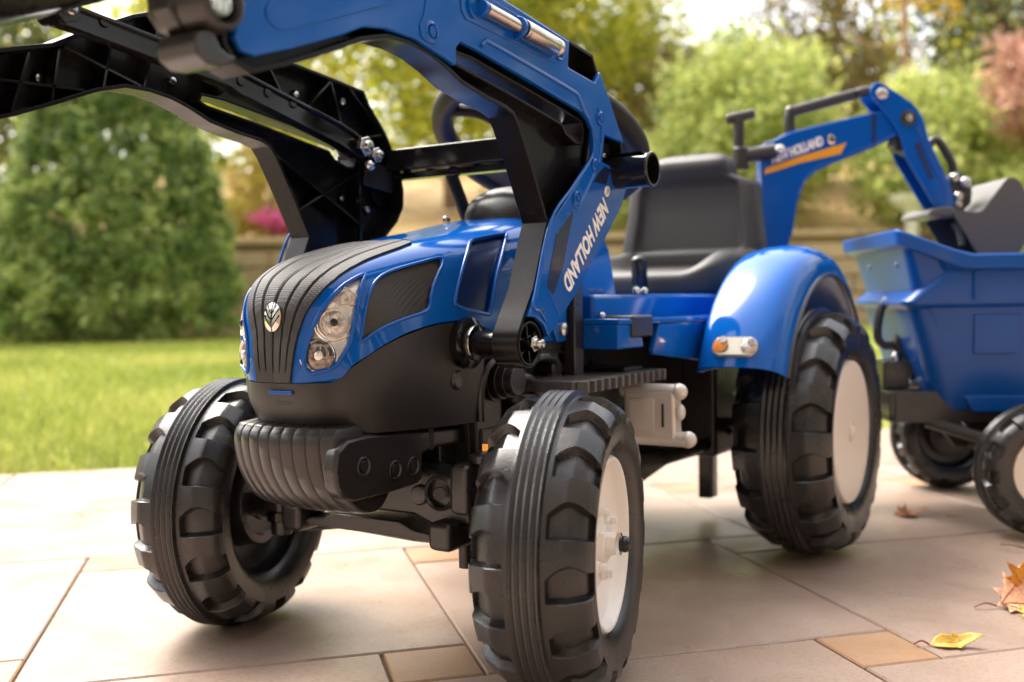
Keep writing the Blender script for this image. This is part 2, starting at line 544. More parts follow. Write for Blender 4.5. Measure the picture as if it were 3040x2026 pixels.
# ---- lawn and ground
ground = MB().prism([(-160,-160),(160,-160),(160,160),(-160,160)], -0.6, -0.16, 'z').build('ground', M['soil'], smooth=0)
tag(ground, kind='structure')
LAWN_Z = -0.035
lawn = MB().prism([(-14, 0.917), (16, 0.917), (16, 26), (-14, 26)], -0.15, LAWN_Z, 'z').build('lawn', M['turf'], smooth=0)
lawn.rotation_euler = (0, 0, PA)
tag(lawn, kind='structure')
def leaf_mat(name, dark, mid, light, transl=0.45, rough=0.5):
    m = bpy.data.materials.new(name); m.use_nodes = True
    nt = m.node_tree; b = nt.nodes['Principled BSDF']
    at = nt.nodes.new('ShaderNodeAttribute'); at.attribute_name = 'tone'
    rp = nt.nodes.new('ShaderNodeValToRGB')
    rp.color_ramp.elements[0].position = 0.0; rp.color_ramp.elements[0].color = (*dark, 1)
    rp.color_ramp.elements[1].position = 1.0; rp.color_ramp.elements[1].color = (*light, 1)
    e = rp.color_ramp.elements.new(0.5); e.color = (*mid, 1)
    nt.links.new(at.outputs['Fac'], rp.inputs[0])
    nt.links.new(rp.outputs[0], b.inputs['Base Color'])
    b.inputs['Roughness'].default_value = rough
    tr = nt.nodes.new('ShaderNodeBsdfTranslucent')
    nt.links.new(rp.outputs[0], tr.inputs[0])
    mx = nt.nodes.new('ShaderNodeMixShader'); mx.inputs[0].default_value = transl
    nt.links.new(b.outputs[0], mx.inputs[1]); nt.links.new(tr.outputs[0], mx.inputs[2])
    nt.links.new(mx.outputs[0], nt.nodes['Material Output'].inputs['Surface'])
    return m
M['grass'] = leaf_mat('grass_blade', (0.14, 0.20, 0.03), (0.30, 0.35, 0.06), (0.56, 0.50, 0.17), 0.5)
M['yew'] = leaf_mat('yew_leaf', (0.05, 0.10, 0.025), (0.24, 0.34, 0.08), (0.62, 0.66, 0.24), 0.45)
M['lime'] = leaf_mat('lime_leaf', (0.15, 0.20, 0.02), (0.44, 0.47, 0.05), (0.85, 0.74, 0.10), 0.55)
M['rhodo'] = leaf_mat('rhododendron_leaf', (0.16, 0.23, 0.05), (0.50, 0.56, 0.15), (0.88, 0.84, 0.34), 0.5)
M['olive'] = leaf_mat('dark_conifer_leaf', (0.025, 0.04, 0.014), (0.09, 0.12, 0.035), (0.24, 0.25, 0.07), 0.35)
M['brownish'] = leaf_mat('autumn_brown_leaf', (0.08, 0.07, 0.025), (0.24, 0.20, 0.07), (0.48, 0.38, 0.13), 0.5)
M['yellow'] = leaf_mat('autumn_yellow_leaf', (0.35, 0.22, 0.01), (0.68, 0.42, 0.02), (0.9, 0.62, 0.10))
M['redleaf'] = leaf_mat('red_maple_leaf', (0.25, 0.10, 0.07), (0.52, 0.26, 0.19), (0.75, 0.5, 0.36), 0.5)
M['gold'] = leaf_mat('golden_conifer_leaf', (0.18, 0.15, 0.01), (0.42, 0.33, 0.04), (0.62, 0.50, 0.10))
M['pink'] = leaf_mat('pink_petal', (0.35, 0.04, 0.12), (0.62, 0.10, 0.28), (0.8, 0.32, 0.45))
M['bark'] = mat('bark', (0.20, 0.12, 0.07), 0.85, var=0.4, vscale=9, bump=0.6, bscale=40)
M['bark_light'] = mat('pale_bark', (0.42, 0.27, 0.15), 0.85, var=0.3, vscale=6)

def scatter_mesh(name, pts, material, rnd):
    """pts: (position, size, outward, tone): one small folded leaf each"""
    vs, fs, tones = [], [], []
    for p, s, nrm, tone in pts:
        d = Vector((rnd.gauss(0,1), rnd.gauss(0,1), rnd.gauss(0,1)))
        d = (d.normalized() + nrm * 0.7).normalized()
        q = d.orthogonal().normalized()
        q.rotate(Matrix.Rotation(rnd.uniform(0, 6.283), 3, d))
        w = d.cross(q)
        k = len(vs)
        vs += [p - q*s, p + w*s*0.5 + d*s*0.15, p + q*s, p - w*s*0.5 + d*s*0.15]
        fs += [(k, k+1, k+2), (k, k+2, k+3)]
        tones += [tone, min(1, tone*1.12)]
    me = bpy.data.meshes.new(name)
    me.from_pydata([tuple(v) for v in vs], [], fs)
    a = me.attributes.new('tone', 'FLOAT', 'FACE')
    a.data.foreach_set('value', tones)
    me.materials.append(material)
    return me

def crown_pts(c, rad, n, size, rnd, clumps=60, shape=None, low=-1.0, spread=0.22, tvar=0.2, rmin=0.55):
    """leaves gathered in clumps over an uneven ellipsoid"""
    c = Vector(c); out = []
    cl = []
    for _ in range(clumps):
        while True:
            d = Vector((rnd.gauss(0,1), rnd.gauss(0,1), rnd.gauss(0,1))).normalized()
            if d.z >= low: break
        rr = rnd.uniform(rmin, 1.04)
        k = shape(d.z*rr) if shape else 1.0
        cl.append((Vector((d.x*rr*k, d.y*rr*k, d.z*rr)), rnd.uniform(-tvar, tvar)))
    for _ in range(n):
        cc, tb = cl[rnd.randrange(clumps)]
        o = Vector((rnd.gauss(0, spread), rnd.gauss(0, spread), rnd.gauss(0, spread*0.8)))
        q = cc + o
        p = c + Vector((q.x*rad[0], q.y*rad[1], q.z*rad[2]))
        nr = q.normalized() if q.length > 1e-4 else Vector((0,0,1))
        out.append((p, size*rnd.uniform(0.6, 1.3), nr, min(1, max(0, rnd.gauss(0.45 + tb, 0.2)))))
    return out

def foliage_thing(name, label, cat, base, height, rad, n, size, material, group=None, trunk_r=0.06,
                  trunk_h=None, seed=0, clumps=60, shape=None, bark='bark', spread=0.22, low=-1.0, limbs=5, crown_z=None, lean=0.0, tvar=0.2, rmin=0.55):
    rnd = random.Random(seed)
    root = empty(name, base)
    tag(root, label, cat, group)
    cz = crown_z if crown_z is not None else height - rad[2]
    me = scatter_mesh('crown', crown_pts((lean, 0, cz), rad, n, size, rnd, clumps, shape, low, spread, tvar, rmin), material, rnd)
    link('crown', me, None, root)
    th = trunk_h if trunk_h is not None else cz
    mb = MB()
    path = [(lean*t*0.9 + rnd.uniform(-.03,.03)*th*.3, rnd.uniform(-.03,.03)*th*.3, th*t) for t in (0, .25, .5, .75, 1.0)]
    mb.tube(catmull(path, 4), [trunk_r*(1 - .55*i/16) for i in range(17)], 9)
    for k in range(limbs):
        a = rnd.uniform(0, 6.283); z0 = th*rnd.uniform(.45, .95)
        p0 = Vector((lean*z0/th*.9, 0, z0))
        p2 = p0 + Vector((math.cos(a)*rad[0]*.7, math.sin(a)*rad[1]*.7, rad[2]*rnd.uniform(.2, .7)))
        pm = (p0+p2)/2 + Vector((0,0,-.08*rad[2]))
        mb.tube(catmull([p0, pm, p2], 4), [trunk_r*.45*(1-.08*i) for i in range(9)], 6)
    mb.build('trunk', M[bark], root)
    return root

# grass blades: dense near the terrace edge, thinner far off
rg = random.Random(11)
gp_v, gp_f, gp_t = [], [], []
def blade(lat, dep, hgt, wid):
    p = garden(lat, dep, LAWN_Z)
    a = rg.uniform(0, 6.283); lx, ly = math.cos(a)*wid, math.sin(a)*wid
    bx, by = rg.gauss(0, .45)*hgt, rg.gauss(0, .45)*hgt
    k = len(gp_v)
    gp_v.extend([(p.x-lx, p.y-ly, p.z-.002), (p.x+lx, p.y+ly, p.z-.002), (p.x+bx, p.y+by, p.z+hgt)])
    gp_f.append((k, k+1, k+2)); gp_t.append(min(1, max(0, rg.gauss(.5, .22) + .25*math.sin(lat*2.1+dep*.9)*math.sin(dep*1.7-lat))))
ed_a = Vector((-0.68701, -0.72665, 0)); 
nb = 0
while nb < 70000:
    dep = 2.0 + 10.5 * rg.random() ** 1.7
    lat = rg.uniform(-.56, .56) * dep
    if rg.random() < .55*smoothstep(-.3, .05, lat/dep): continue
    p = garden(lat, dep)
    if p.dot(ed_a) < 0.922: continue
    blade(lat, dep, rg.uniform(.025, .055), rg.uniform(.0022, .004) * (1 + dep*.12))
    nb += 1
me = bpy.data.meshes.new('grass')
me.from_pydata(gp_v, [], gp_f)
me.attributes.new('tone', 'FLOAT', 'FACE').data.foreach_set('value', gp_t)
me.materials.append(M['grass'])
tag(link('grass', me, None), 'short yellow-green grass of the lawn', 'grass', kind='stuff')

# ---- raised beds: stone wall, bank behind it
WALL_D, WALL_H = 13.4, 1.15
wall = empty('stone_wall', garden(0.0, WALL_D), GA)
tag(wall, 'low retaining wall of tan stone blocks behind the lawn', 'wall')
M['wallstone'] = stone_mat('tan_wall_stone', (0.46, 0.31, 0.17), 0.8, objrand=0.22, vein=(0.55, 0.42, 0.27))
M['wallsand'] = mat('wall_sand', (0.33, 0.23, 0.13), 0.9)
MB().box(-9.2, 9.2, 0.06, 0.34, -0.2, WALL_H - 0.03).build('wall_core', M['wallsand'], wall)
rw = random.Random(5)
block_me = [MB().box(0, w, -0.02, 0.1, 0, 0.2).mesh('stone_block', 0) for w in (.36, .5, .62)]
for m_ in block_me: m_.materials.append(M['wallstone'])
for row in range(5):
    x = -9.2 - rw.uniform(0, .3)
    while x < 9.1:
        k = rw.randrange(3)
        o = link('stone_block', block_me[k], None, wall, 0.012, 1)
        o.location = (x, rw.uniform(-.015, .015), -0.05 + row*0.22)
        x += (.36, .5, .62)[k] + .015
for i in range(20):
    cap = link('coping_stone', MB().box(0, .88, -.06, .4, 0, .08).mesh('coping_stone', 0), M['wallstone'], wall, 0.012, 1)
    cap.location = (-9.0 + i*.9, 0, WALL_H - 0.03 + rw.uniform(-.006, .006))
rows = []
for i in range(15):
    d = WALL_D + .3 + i*.8
    rows.append([garden(-30 + 60*j/40, d, 1.08 + .22*i*.8 + .12*math.sin(j*1.3+i)*min(1, i/3)) for j in range(41)])
bank = MB().grid(rows).build('bank', M['litter'], smooth=60)
tag(bank, kind='structure')

# ---- shrubs and trees
cone = lambda z: min(2.1, (1.0 - 0.19*max(0, z+1)**1.6) * math.sqrt(max(0, 1 - max(0, min(1, z))**5)) / max(.3, math.sqrt(max(.02, 1 - z*z))))
foliage_thing('yew_bush', 'large clipped green yew dome on the lawn left of the tractor', 'bush',
              garden(-4.42, 11.6, LAWN_Z), 3.3, (1.36, 1.3, 1.62), 50000, .044, M['yew'], seed=1, clumps=1500, shape=cone, tvar=.34, rmin=.86,
              spread=.042, limbs=6, trunk_h=1.8, crown_z=1.62)
foliage_thing('golden_conifer', 'small rounded golden conifer right of the yew dome', 'bush', garden(-3.35, 14.6, 1.3), 1.5,
              (.62, .6, .8), 5000, .035, M['gold'], seed=2, clumps=120, spread=.14, trunk_h=.6)
foliage_thing('flower_plant', 'low pink flowering plant on top of the stone wall', 'plant', garden(-2.95, 13.9, 1.18), .5,
              (.5, .3, .2), 2200, .03, M['pink'], seed=3, clumps=40, trunk_h=.2, trunk_r=.02, limbs=3)
foliage_thing('flower_plant', 'low yellow plant beside the pink flowers on the wall', 'plant', garden(-3.75, 13.8, 1.18), .6,
              (.5, .3, .26), 2200, .03, M['gold'], seed=4, clumps=40, trunk_h=.2, trunk_r=.02, limbs=3)
bushes = [
 ('rhododendron', 'broad pale green rhododendron behind the seat', garden(3.55, 15.0, 1.3), 2.85, (1.75, 1.3, 1.4), 15000, .06, 'rhodo', 21),
 ('rhododendron', 'low pale green rhododendron right of the loader tower', garden(1.65, 14.4, 1.2), 1.5, (1.1, .8, .75), 6000, .055, 'rhodo', 22),
 ('rhododendron', 'pale green rhododendron below the bare brown tree trunk', garden(6.0, 14.0, 1.2), 2.05, (1.5, 1.2, 1.1), 13000, .06, 'rhodo', 23),
 ('rhododendron', 'yellow-tinged shrub above the backhoe bucket', garden(6.6, 12.9, .2), 2.1, (.9, .8, 1.1), 9000, .05, 'rhodo', 24),
 ('dense_shrub', 'dark green shrub behind the trailer at the right edge', garden(6.7, 12.6, LAWN_Z), 1.5, (1.0, .7, .8), 6000, .05, 'yew', 25),
 ('dense_shrub', 'small green shrub beside the backhoe boom', garden(2.5, 13.8, 1.15), .9, (.35, .3, .45), 1800, .045, 'rhodo', 26),
 ('dense_shrub', 'low green shrub in front of the stone wall behind the seat', garden(1.9, 13.0, LAWN_Z), 1.25, (.75, .4, .62), 4200, .045, 'yew', 27),
 ('dense_shrub', 'low pale shrub in front of the stone wall right of the yew dome', garden(-2.1, 13.0, LAWN_Z), .9, (.7, .4, .46), 3600, .045, 'rhodo', 28),
 ('dense_shrub', 'low yellowish shrub in front of the wall behind the boom', garden(3.3, 13.0, LAWN_Z), 1.0, (.5, .35, .5), 2600, .045, 'gold', 29),
]
for nm, lb, pos, h, rad, n, sz, mt, sd in bushes:
    foliage_thing(nm, lb, 'shrub', pos, h, rad, n, sz, M[mt], group='shrubs on the bank behind the lawn', seed=sd, tvar=.3, clumps=int(n/55), spread=.13, trunk_h=h*.5, trunk_r=.05)
foliage_thing('red_maple', 'red leaved maple shrub at the right edge', 'tree', garden(6.3, 12.3, LAWN_Z), 3.55, (.72, .6, .72), 3600, .05,
              M['redleaf'], seed=31, clumps=60, spread=.16)
trees = [
 ('lime_tree', 'yellow-green tree in the middle behind the loader arm', garden(-1.0, 17.5, 1.9), 7.5, (3.0, 2.0, 3.2), 15000, .085, 'lime', 41, .13, 'bark'),
 ('lime_tree', 'yellow-green tree left of the middle behind the loader', garden(-4.6, 19, 2.0), 7.0, (2.6, 2.0, 3.0), 11000, .085, 'lime', 42, .13, 'bark'),
 ('lime_tree', 'bright yellow-green tree above the steering wheel', garden(1.3, 20, 2.2), 6.6, (2.5, 2.0, 2.7), 11000, .08, 'lime', 43, .11, 'bark'),
 ('pale_tree', 'pale green tree behind the broad rhododendron', garden(2.9, 22, 2.4), 3.9, (1.9, 1.6, 1.9), 8000, .08, 'lime', 48, .11, 'bark'),
 ('dark_tree', 'dark green tree behind the yew dome at the left edge', garden(-10.2, 19, 1.8), 7.0, (2.0, 2.0, 3.2), 9000, .08, 'olive', 44, .16, 'bark'),
 ('dark_tree', 'dark olive tree above the broad rhododendron', garden(4.0, 19.5, 2.2), 2.7, (2.3, 1.6, 1.25), 8000, .075, 'brownish', 45, .13, 'bark'),
 ('dark_tree', 'dark green conifer in the top right corner', garden(9.0, 18, 2.0), 7.5, (2.1, 2.0, 3.6), 12000, .075, 'olive', 46, .16, 'bark'),
 ('dark_tree', 'brownish tree between the bare trunk and the dark conifer', garden(6.0, 20, 2.3), 5.9, (1.5, 1.4, 2.7), 9000, .075, 'brownish', 47, .12, 'bark'),
]
for nm, lb, pos, h, rad, n, sz, mt, sd, tr, bk in trees:
    foliage_thing(nm, lb, 'tree', pos, h, rad, n, sz, M[mt], group='trees behind the garden wall', seed=sd, tvar=.28, clumps=int(n/60), spread=.16, trunk_r=tr, bark=bk)
foliage_thing('yellow_tree', 'bare-trunked tree with yellow leaves above the backhoe', 'tree', garden(6.2, 16.2, 1.6), 6.2, (2.2, 1.4, 1.5), 1900, .08,
              M['yellow'], seed=51, clumps=34, spread=.12, trunk_r=.085, bark='bark_light', trunk_h=4.6, limbs=8, crown_z=4.6)

# ---- birdbath, far house
M['pale_stone'] = mat('pale_cast_stone', (0.72, 0.66, 0.58), 0.8, var=0.15, vscale=6)
bb_ = empty('birdbath', garden(5.05, 13.0, LAWN_Z)); tag(bb_, 'pale stone birdbath on a slim pedestal behind the backhoe', 'birdbath')
MB().lathe([(0,0),(.2,0),(.2,.07),(.13,.1),(.085,.2),(.07,.9),(.085,1.35),(.13,1.45),(0,1.45)], 24, axis=(0,0,1)).build('pedestal', M['pale_stone'], bb_)
MB().lathe([(0,1.45),(.16,1.46),(.27,1.56),(.285,1.62),(.26,1.62),(.2,1.55),(0,1.53)], 28, axis=(0,0,1)).build('bowl', M['pale_stone'], bb_)

# ---- far wood closing the garden, and the house the terrace belongs to
rnd_ = random.Random(77)
pts_ = []
for k in range(46):
    lat = -24 + 48*k/45 + rnd_.uniform(-.5,.5)
    if -1.2 < lat - 5.3 < 1.6: continue
    hgt = rnd_.uniform(4.5, 8.0) if abs(lat-5.4) > 3 else 2.6
    c = garden(lat, rnd_.uniform(25, 29), 2.6 + hgt*.5)
    pts_ += crown_pts(c, (1.5, 1.2, hgt*.62), 1100, .16, rnd_, 26, spread=.2)
wo = link('far_wood', scatter_mesh('far_wood', pts_, M['lime'], rnd_), None)
tag(wo, 'hazy yellow-green wood closing the garden', 'wood', kind='stuff')
pts2_ = []
for k in range(40):                                  # unseen conifers added at both sides so the black plastic reflects less sky
    sg_ = 1 if k % 2 else -1
    an = R(34 + 100*(k//2)/19) * sg_
    ds = rnd_.uniform(13, 18)
    hgt = rnd_.uniform(4.5, 7.5)
    c = garden(math.sin(an)*ds, math.cos(an)*ds, hgt*.45)
    pts2_ += crown_pts(c, (2.0, 2.0, hgt*.62), 900, .17, rnd_, 30, spread=.2)
ws = link('added_side_wood', scatter_mesh('added_side_wood', pts2_, M['olive'], rnd_), None)
tag(ws, 'unseen dark conifer screen added on both sides to darken reflections', 'wood', kind='stuff')
M['stucco'] = mat('brown_stucco', (0.20, 0.14, 0.10), 0.85, var=0.08, vscale=2, bump=0.3, bscale=60)
M['roofwood'] = mat('brown_roof_timber', (0.17, 0.11, 0.07), 0.7, var=0.3, vscale=5)
M['frame_white'] = mat('white_window_frame', (0.75, 0.73, 0.70), 0.4)
M['pane'] = mat('dark_glass', (0.02, 0.022, 0.025), 0.04)
house = empty('house', (0,0,0), PA)
tag(house, 'brown rendered house with glazed terrace doors behind the photographer', 'house')
HA = -3.4
MB().box(-7, 7, HA-.3, HA, -0.1, 5.2).build('wall', M['stucco'], house)
for x in (-3.4, -.9, 1.6, 4.1):
    fr = MB().box(x, x+2.1, HA+.003, HA+.05, 0, 2.35).build('terrace_door', M['frame_white'], house, .004)
    for q in range(2):
        MB().box(x+.09+q*1.0, x+.99+q*1.0, HA+.053, HA+.06, .1, 2.25).build('pane', M['pane'], fr)

# ================================================================== the toy tractor
tractor = empty('toy_tractor', (0, 0, 0))
tag(tractor, 'blue and black pedal tractor with front loader and backhoe on the terrace', 'toy tractor')

# ------------------------------------------------------------------ bonnet shell
HS = [((.731,.274),(.735,.031,.2745),(.715,.050,.276)), ((.7315,.295),(.7345,.037,.296),(.712,.058,.2785)),
      ((.7305,.318),(.731,.042,.318),(.707,.065,.288)), ((.728,.339),(.728,.050,.341),(.695,.072,.296)),
      ((.717,.356),(.717,.057,.361),(.682,.078,.304)), ((.699,.3675),(.700,.062,.3745),(.666,.082,.3105)),
      ((.669,.3795),(.671,.069,.386),(.65,.085,.3155)), ((.628,.391),(.628,.076,.396),(.612,.089,.322)),
      ((.575,.400),(.576,.083,.406),(.575,.092,.322)), ((.50,.414),(.504,.087,.419),(.535,.094,.312)),
      ((.416,.430),(.418,.089,.435),(.47,.096,.30)), ((.34,.440),(.34,.089,.445),(.36,.097,.295))]
HV = [(Vector((e[0], 0, e[1])), Vector(k), Vector(q)) for e, k, q in HS]
def _cr(p0, p1, p2, p3, f):
    return 0.5*((2*p1) + (p2-p0)*f + (2*p0-5*p1+4*p2-p3)*f*f + (3*p1-p0-3*p2+p3)*f**3)
def H(s, t):
    n = len(HV); s = min(max(s, 0), n-1-1e-6); i = int(s); f = s - i
    a, b, c, d = HV[max(i-1,0)], HV[i], HV[i+1], HV[min(i+2,n-1)]
    P0, K, P2 = (_cr(a[k], b[k], c[k], d[k], f) for k in range(3))
    u = abs(t)
    A = P0 + (K-P0)*.9; B = P2 + (K-P2)*.8
    q = P0*((1-u)**3) + A*(3*(1-u)**2*u) + B*(3*(1-u)*u*u) + P2*(u**3)
    if t < 0: q.y = -q.y
    return q
def HN(s, t):
    e = 0.01
    ds = H(min(s+e, 10.99), t) - H(max(s-e, 0), t)
    dt = H(s, min(t+e, 1)) - H(s, max(t-e, -1))
    n = ds.cross(dt)
    n.normalize()
    c = H(s, t) - Vector((.55, 0, .30))
    return n if n.dot(c) > 0 else -n

LIGHT = [(5.35,.525),(4.9,.60),(4.45,.663),(3.85,.735),(3.2,.80),(2.55,.85),(1.8,.868),(1.3,.84),(1.0,.788),(.78,.72),(.65,.65),(.62,.59),(.72,.535),(1.0,.475),(1.35,.45),(1.95,.463),(2.6,.475),(3.3,.488),(3.9,.5),(4.75,.508)]
_c = (2.75, .63)
LIGHT = [(_c[0]+(a-_c[0])*1.045, _c[1]+(b-_c[1])*1.09) for a, b in LIGHT]
VENT = [(3.2,.905),(3.3,.885),(3.6,.86),(4.2,.785),(4.8,.713),(5.35,.645),(5.65,.613),(6.0,.588),(6.4,.578),(7.1,.572),(7.62,.562),(7.72,.58),(7.62,.64),(7.35,.72),(7.1,.79),(6.9,.86),(6.75,.915),(6.55,.93),(6.0,.93),(5.45,.928),(4.3,.918),(3.5,.915)]
VENT2 = [(7.65,.92),(7.72,.87),(8.0,.75),(8.35,.585),(8.65,.44),(8.85,.415),(9.35,.412),(9.48,.43),(9.3,.55),(9.05,.738),(8.95,.86),(8.88,.93),(8.75,.945),(8.0,.945)]
def inside(poly, x, y):
    c = False; n = len(poly)
    for i in range(n):
        x1, y1 = poly[i]; x2, y2 = poly[(i+1) % n]
        if (y1 > y) != (y2 > y) and x < (x2-x1)*(y-y1)/(y2-y1) + x1: c = not c
    return c
def _pdist(poly, x, y):
    """distance to the outline, bonnet surface metres"""
    best = 9
    p = H(x, y)
    for a, b in poly:
        best = min(best, (H(a, b) - p).length)
    return best
def dense(poly, k=4):
    out = []
    for i in range(len(poly)):
        a, b = poly[i], poly[(i+1) % len(poly)]
        out += [(a[0]+(b[0]-a[0])*j/k, a[1]+(b[1]-a[1])*j/k) for j in range(k)]
    return out
NS, NT = 300, 92
rows = []
for i in range(NS+1):
    s = 11*i/NS
    half = [H(s, j/NT) for j in range(NT+1)]
    rows.append([Vector((q.x, -q.y, q.z)) for q in reversed(half[1:])] + half)
shell = MB().grid(rows)
def shrink(poly, k=.965):
    cs = sum(q[0] for q in poly)/len(poly); ct = sum(q[1] for q in poly)/len(poly)
    return [(cs+(a-cs)*k, ct+(b-ct)*k) for a, b in poly]
CUT = [(shrink(q), min(a for a, _ in q), max(a for a, _ in q)) for q in (LIGHT, VENT, VENT2)]
keep = []
NC = 2*NT
for fi, f in enumerate(shell.f):
    i, j = divmod(fi, NC)
    s = 11*(i+.5)/NS; t = abs((j+.5-NT)/NT)
    if t > .4 and any(lo < s < hi and inside(q, s, t) for q, lo, hi in CUT): continue
    keep.append(f)
shell.f = keep
# turned-under lower edge
for sgn in (1, -1):
    top = [H(11*i/NS, 1.0) for i in range(NS+1)]
    under = [q + Vector((0, -.006, -.0025)) for q in top]
    if sgn < 0:
        top = [Vector((q.x,-q.y,q.z)) for q in top]; under = [Vector((q.x,-q.y,q.z)) for q in under]
    shell.grid([top, under])
front = [H(0, -1 + 2*j/40) for j in range(41)]
shell.grid([front, [q + Vector((-.006, 0, -.002)) for q in front]])
bonnet = shell.build('bonnet', M['blue'], tractor, smooth=50, recalc=False)
bm = bmesh.new(); bm.from_mesh(bonnet.data); bmesh.ops.remove_doubles(bm, verts=bm.verts, dist=.00005)
bmesh.ops.recalc_face_normals(bm, faces=bm.faces); bm.to_mesh(bonnet.data); bm.free()
bonnet.data.shade_smooth(); bonnet.data.set_sharp_from_angle(angle=R(50))

def patch(poly, off, k=3, inset=0.0, mirror=False):
    """a sheet following the bonnet inside an outline given in bonnet coordinates"""
    loop = dense(poly, k)
    cs = sum(q[0] for q in loop)/len(loop); ct = sum(q[1] for q in loop)/len(loop)
    mb = MB(); rings = []
    for r in range(7):
        f = (1 - r/6.0) * (1 - inset)
        rings.append([(H(cs+(a-cs)*f, ct+(b-ct)*f) + HN(cs+(a-cs)*f, ct+(b-ct)*f)*off) for a, b in loop])
    mb.grid(rings, closed_v=True)
    if mirror: mb.mirror_y()
    return mb

def ring_on(s, t, r, off, h, prof, mirror, n=28):
    nrm = HN(s, t); p = H(s, t) + nrm*off
    nrm = (nrm + Vector((.25, .0, .0))).normalized()
    mb = MB().lathe([(rr*r, hh*h) for rr, hh in prof], n, p, nrm)
    if mirror: mb.mirror_y()
    return mb
BOWL = [(1.06, .0),(1.06,.55),(1.0,.75),(.93,.55),(.9,.3)]
LENS = [(.93,.35),(.8,.55),(.5,.72),(.2,.78),(0,.8)]
for mir in (False, True):
    hl = patch(LIGHT, -.0036, mirror=mir).build('headlight', M['reflector'], bonnet, smooth=60)
    for (s, t, r, o) in ((1.42,.645,.0135,-.004), (2.98,.645,.0115,-.004), (4.12,.57,.0082,-.004), (4.25,.635,.0062,-.0045)):
        big = r > .013
        ring_on(s, t, r, o, .005, BOWL, mir).build('lamp_ring', M['chrome'] if big else M['reflector'], hl, smooth=40)
        ring_on(s, t, r, o, .005, LENS, mir).build('lamp_lens', M['glass_dark'] if big else M['glass'], hl, smooth=60)
        if r > .01:
            ring_on(s, t, r*.3, o+.0034, .003, [(1,0),(.9,.6),(.5,.95),(0,1)], mir, 16).build('lamp_bulb', M['reflector'] if big else M['black'], hl)
    # swept chrome ridges around the middle lamp
    for (s0, r0) in ((2.98, .0165), (2.98, .0142), (1.42, .0165)):
        n0 = HN(s0, .645); p0 = H(s0, .645) - n0*.003
        q = n0.orthogonal().normalized(); w = n0.cross(q)
        pth = [p0 + (q*math.cos(a) + w*math.sin(a))*r0 for a in [R(x) for x in range(150, 330, 12)]]
        ok = [x for x in pth]
        mb = MB().tube(ok, .0007, 6)
        if mir: mb.mirror_y()
        mb.build('reflector_ridge', M['chrome'], hl)
    # smooth lip and inner wall round each opening
    for poly, dep, lr in ((LIGHT, .006, .0019), (VENT, .004, .0015), (VENT2, .006, .0019)):
        sp = [(q.x, q.y) for q in catmull([(a, b, 0) for a, b in poly], 5, closed=True)]
        line = [H(a, b) + HN(a, b)*.0001 for a, b in sp]
        mb = MB().tube(line, lr, 8, closed=True)
        mb.grid([line, [H(a, b) - HN(a, b)*dep for a, b in sp]], closed_v=True)
        if mir: mb.mirror_y()
        mb.build('opening_lip', M['blue'], bonnet, smooth=60)
    patch(VENT, -.0022, mirror=mir).build('vent_mesh', M['vent'], bonnet, smooth=60)
    patch(VENT2, -.0035, mirror=mir).build('vent_panel', M['blue_deep'], bonnet, smooth=60)
    rim = [H(a, b) - HN(a, b)*.0012 for a, b in [(cs_, ct_) for cs_, ct_ in dense(VENT, 3)]]
    cc = sum(rim, Vector())/len(rim)
    rim = [cc + (q-cc)*.975 for q in rim]
    mb = MB().tube(rim, .0009, 6, closed=True)
    if mir: mb.mirror_y()
    mb.build('vent_rim', M['black'], bonnet)

# ribbed grille strip down the middle
SEDGE = [(0,.285),(1.25,.285),(2.0,.30),(2.6,.325),(3.45,.37),(4.5,.40),(5.65,.385),(6.7,.355),(7.65,.31),(7.9,.295)]
def sedge(s):
    for (a, ta), (b, tb) in zip(SEDGE, SEDGE[1:]):
        if s <= b: return ta + (tb-ta)*(s-a)/(b-a)
    return SEDGE[-1][1]
rows = []
NSG = 130
for i in range(NSG+1):
    s = 7.85*i/NSG
    e = sedge(s); row = []
    fade = smoothstep(0.35, .75, s)
    for j in range(97):
        v = -1 + 2*j/96
        t = v*e
        if i == NSG and True: pass
        # five valleys between six flat bars
        x = (v*.5+.5)*6
        k = abs(x - round(x)); valley = 0
        if 0 < round(x) < 6:
            valley = math.exp(-(k/.075)**4) * fade
        lift = .0022 - .0019*valley
        if abs(v) > .985: lift = -.0006
        # tapered rear tip
        row.append(H(s + .55*(abs(v))*smoothstep(7.0, 7.85, s)*-.6, t) + HN(s, t)*lift)
    rows.append(row)
rows.append([q + Vector((-.001, 0, -.0035)) for q in rows[-1]])
rows.insert(0, [q + Vector((-.0035, 0, -.001)) for q in rows[0]])
MB().grid(rows).build('grille_strip', M['grille'], bonnet, smooth=60)

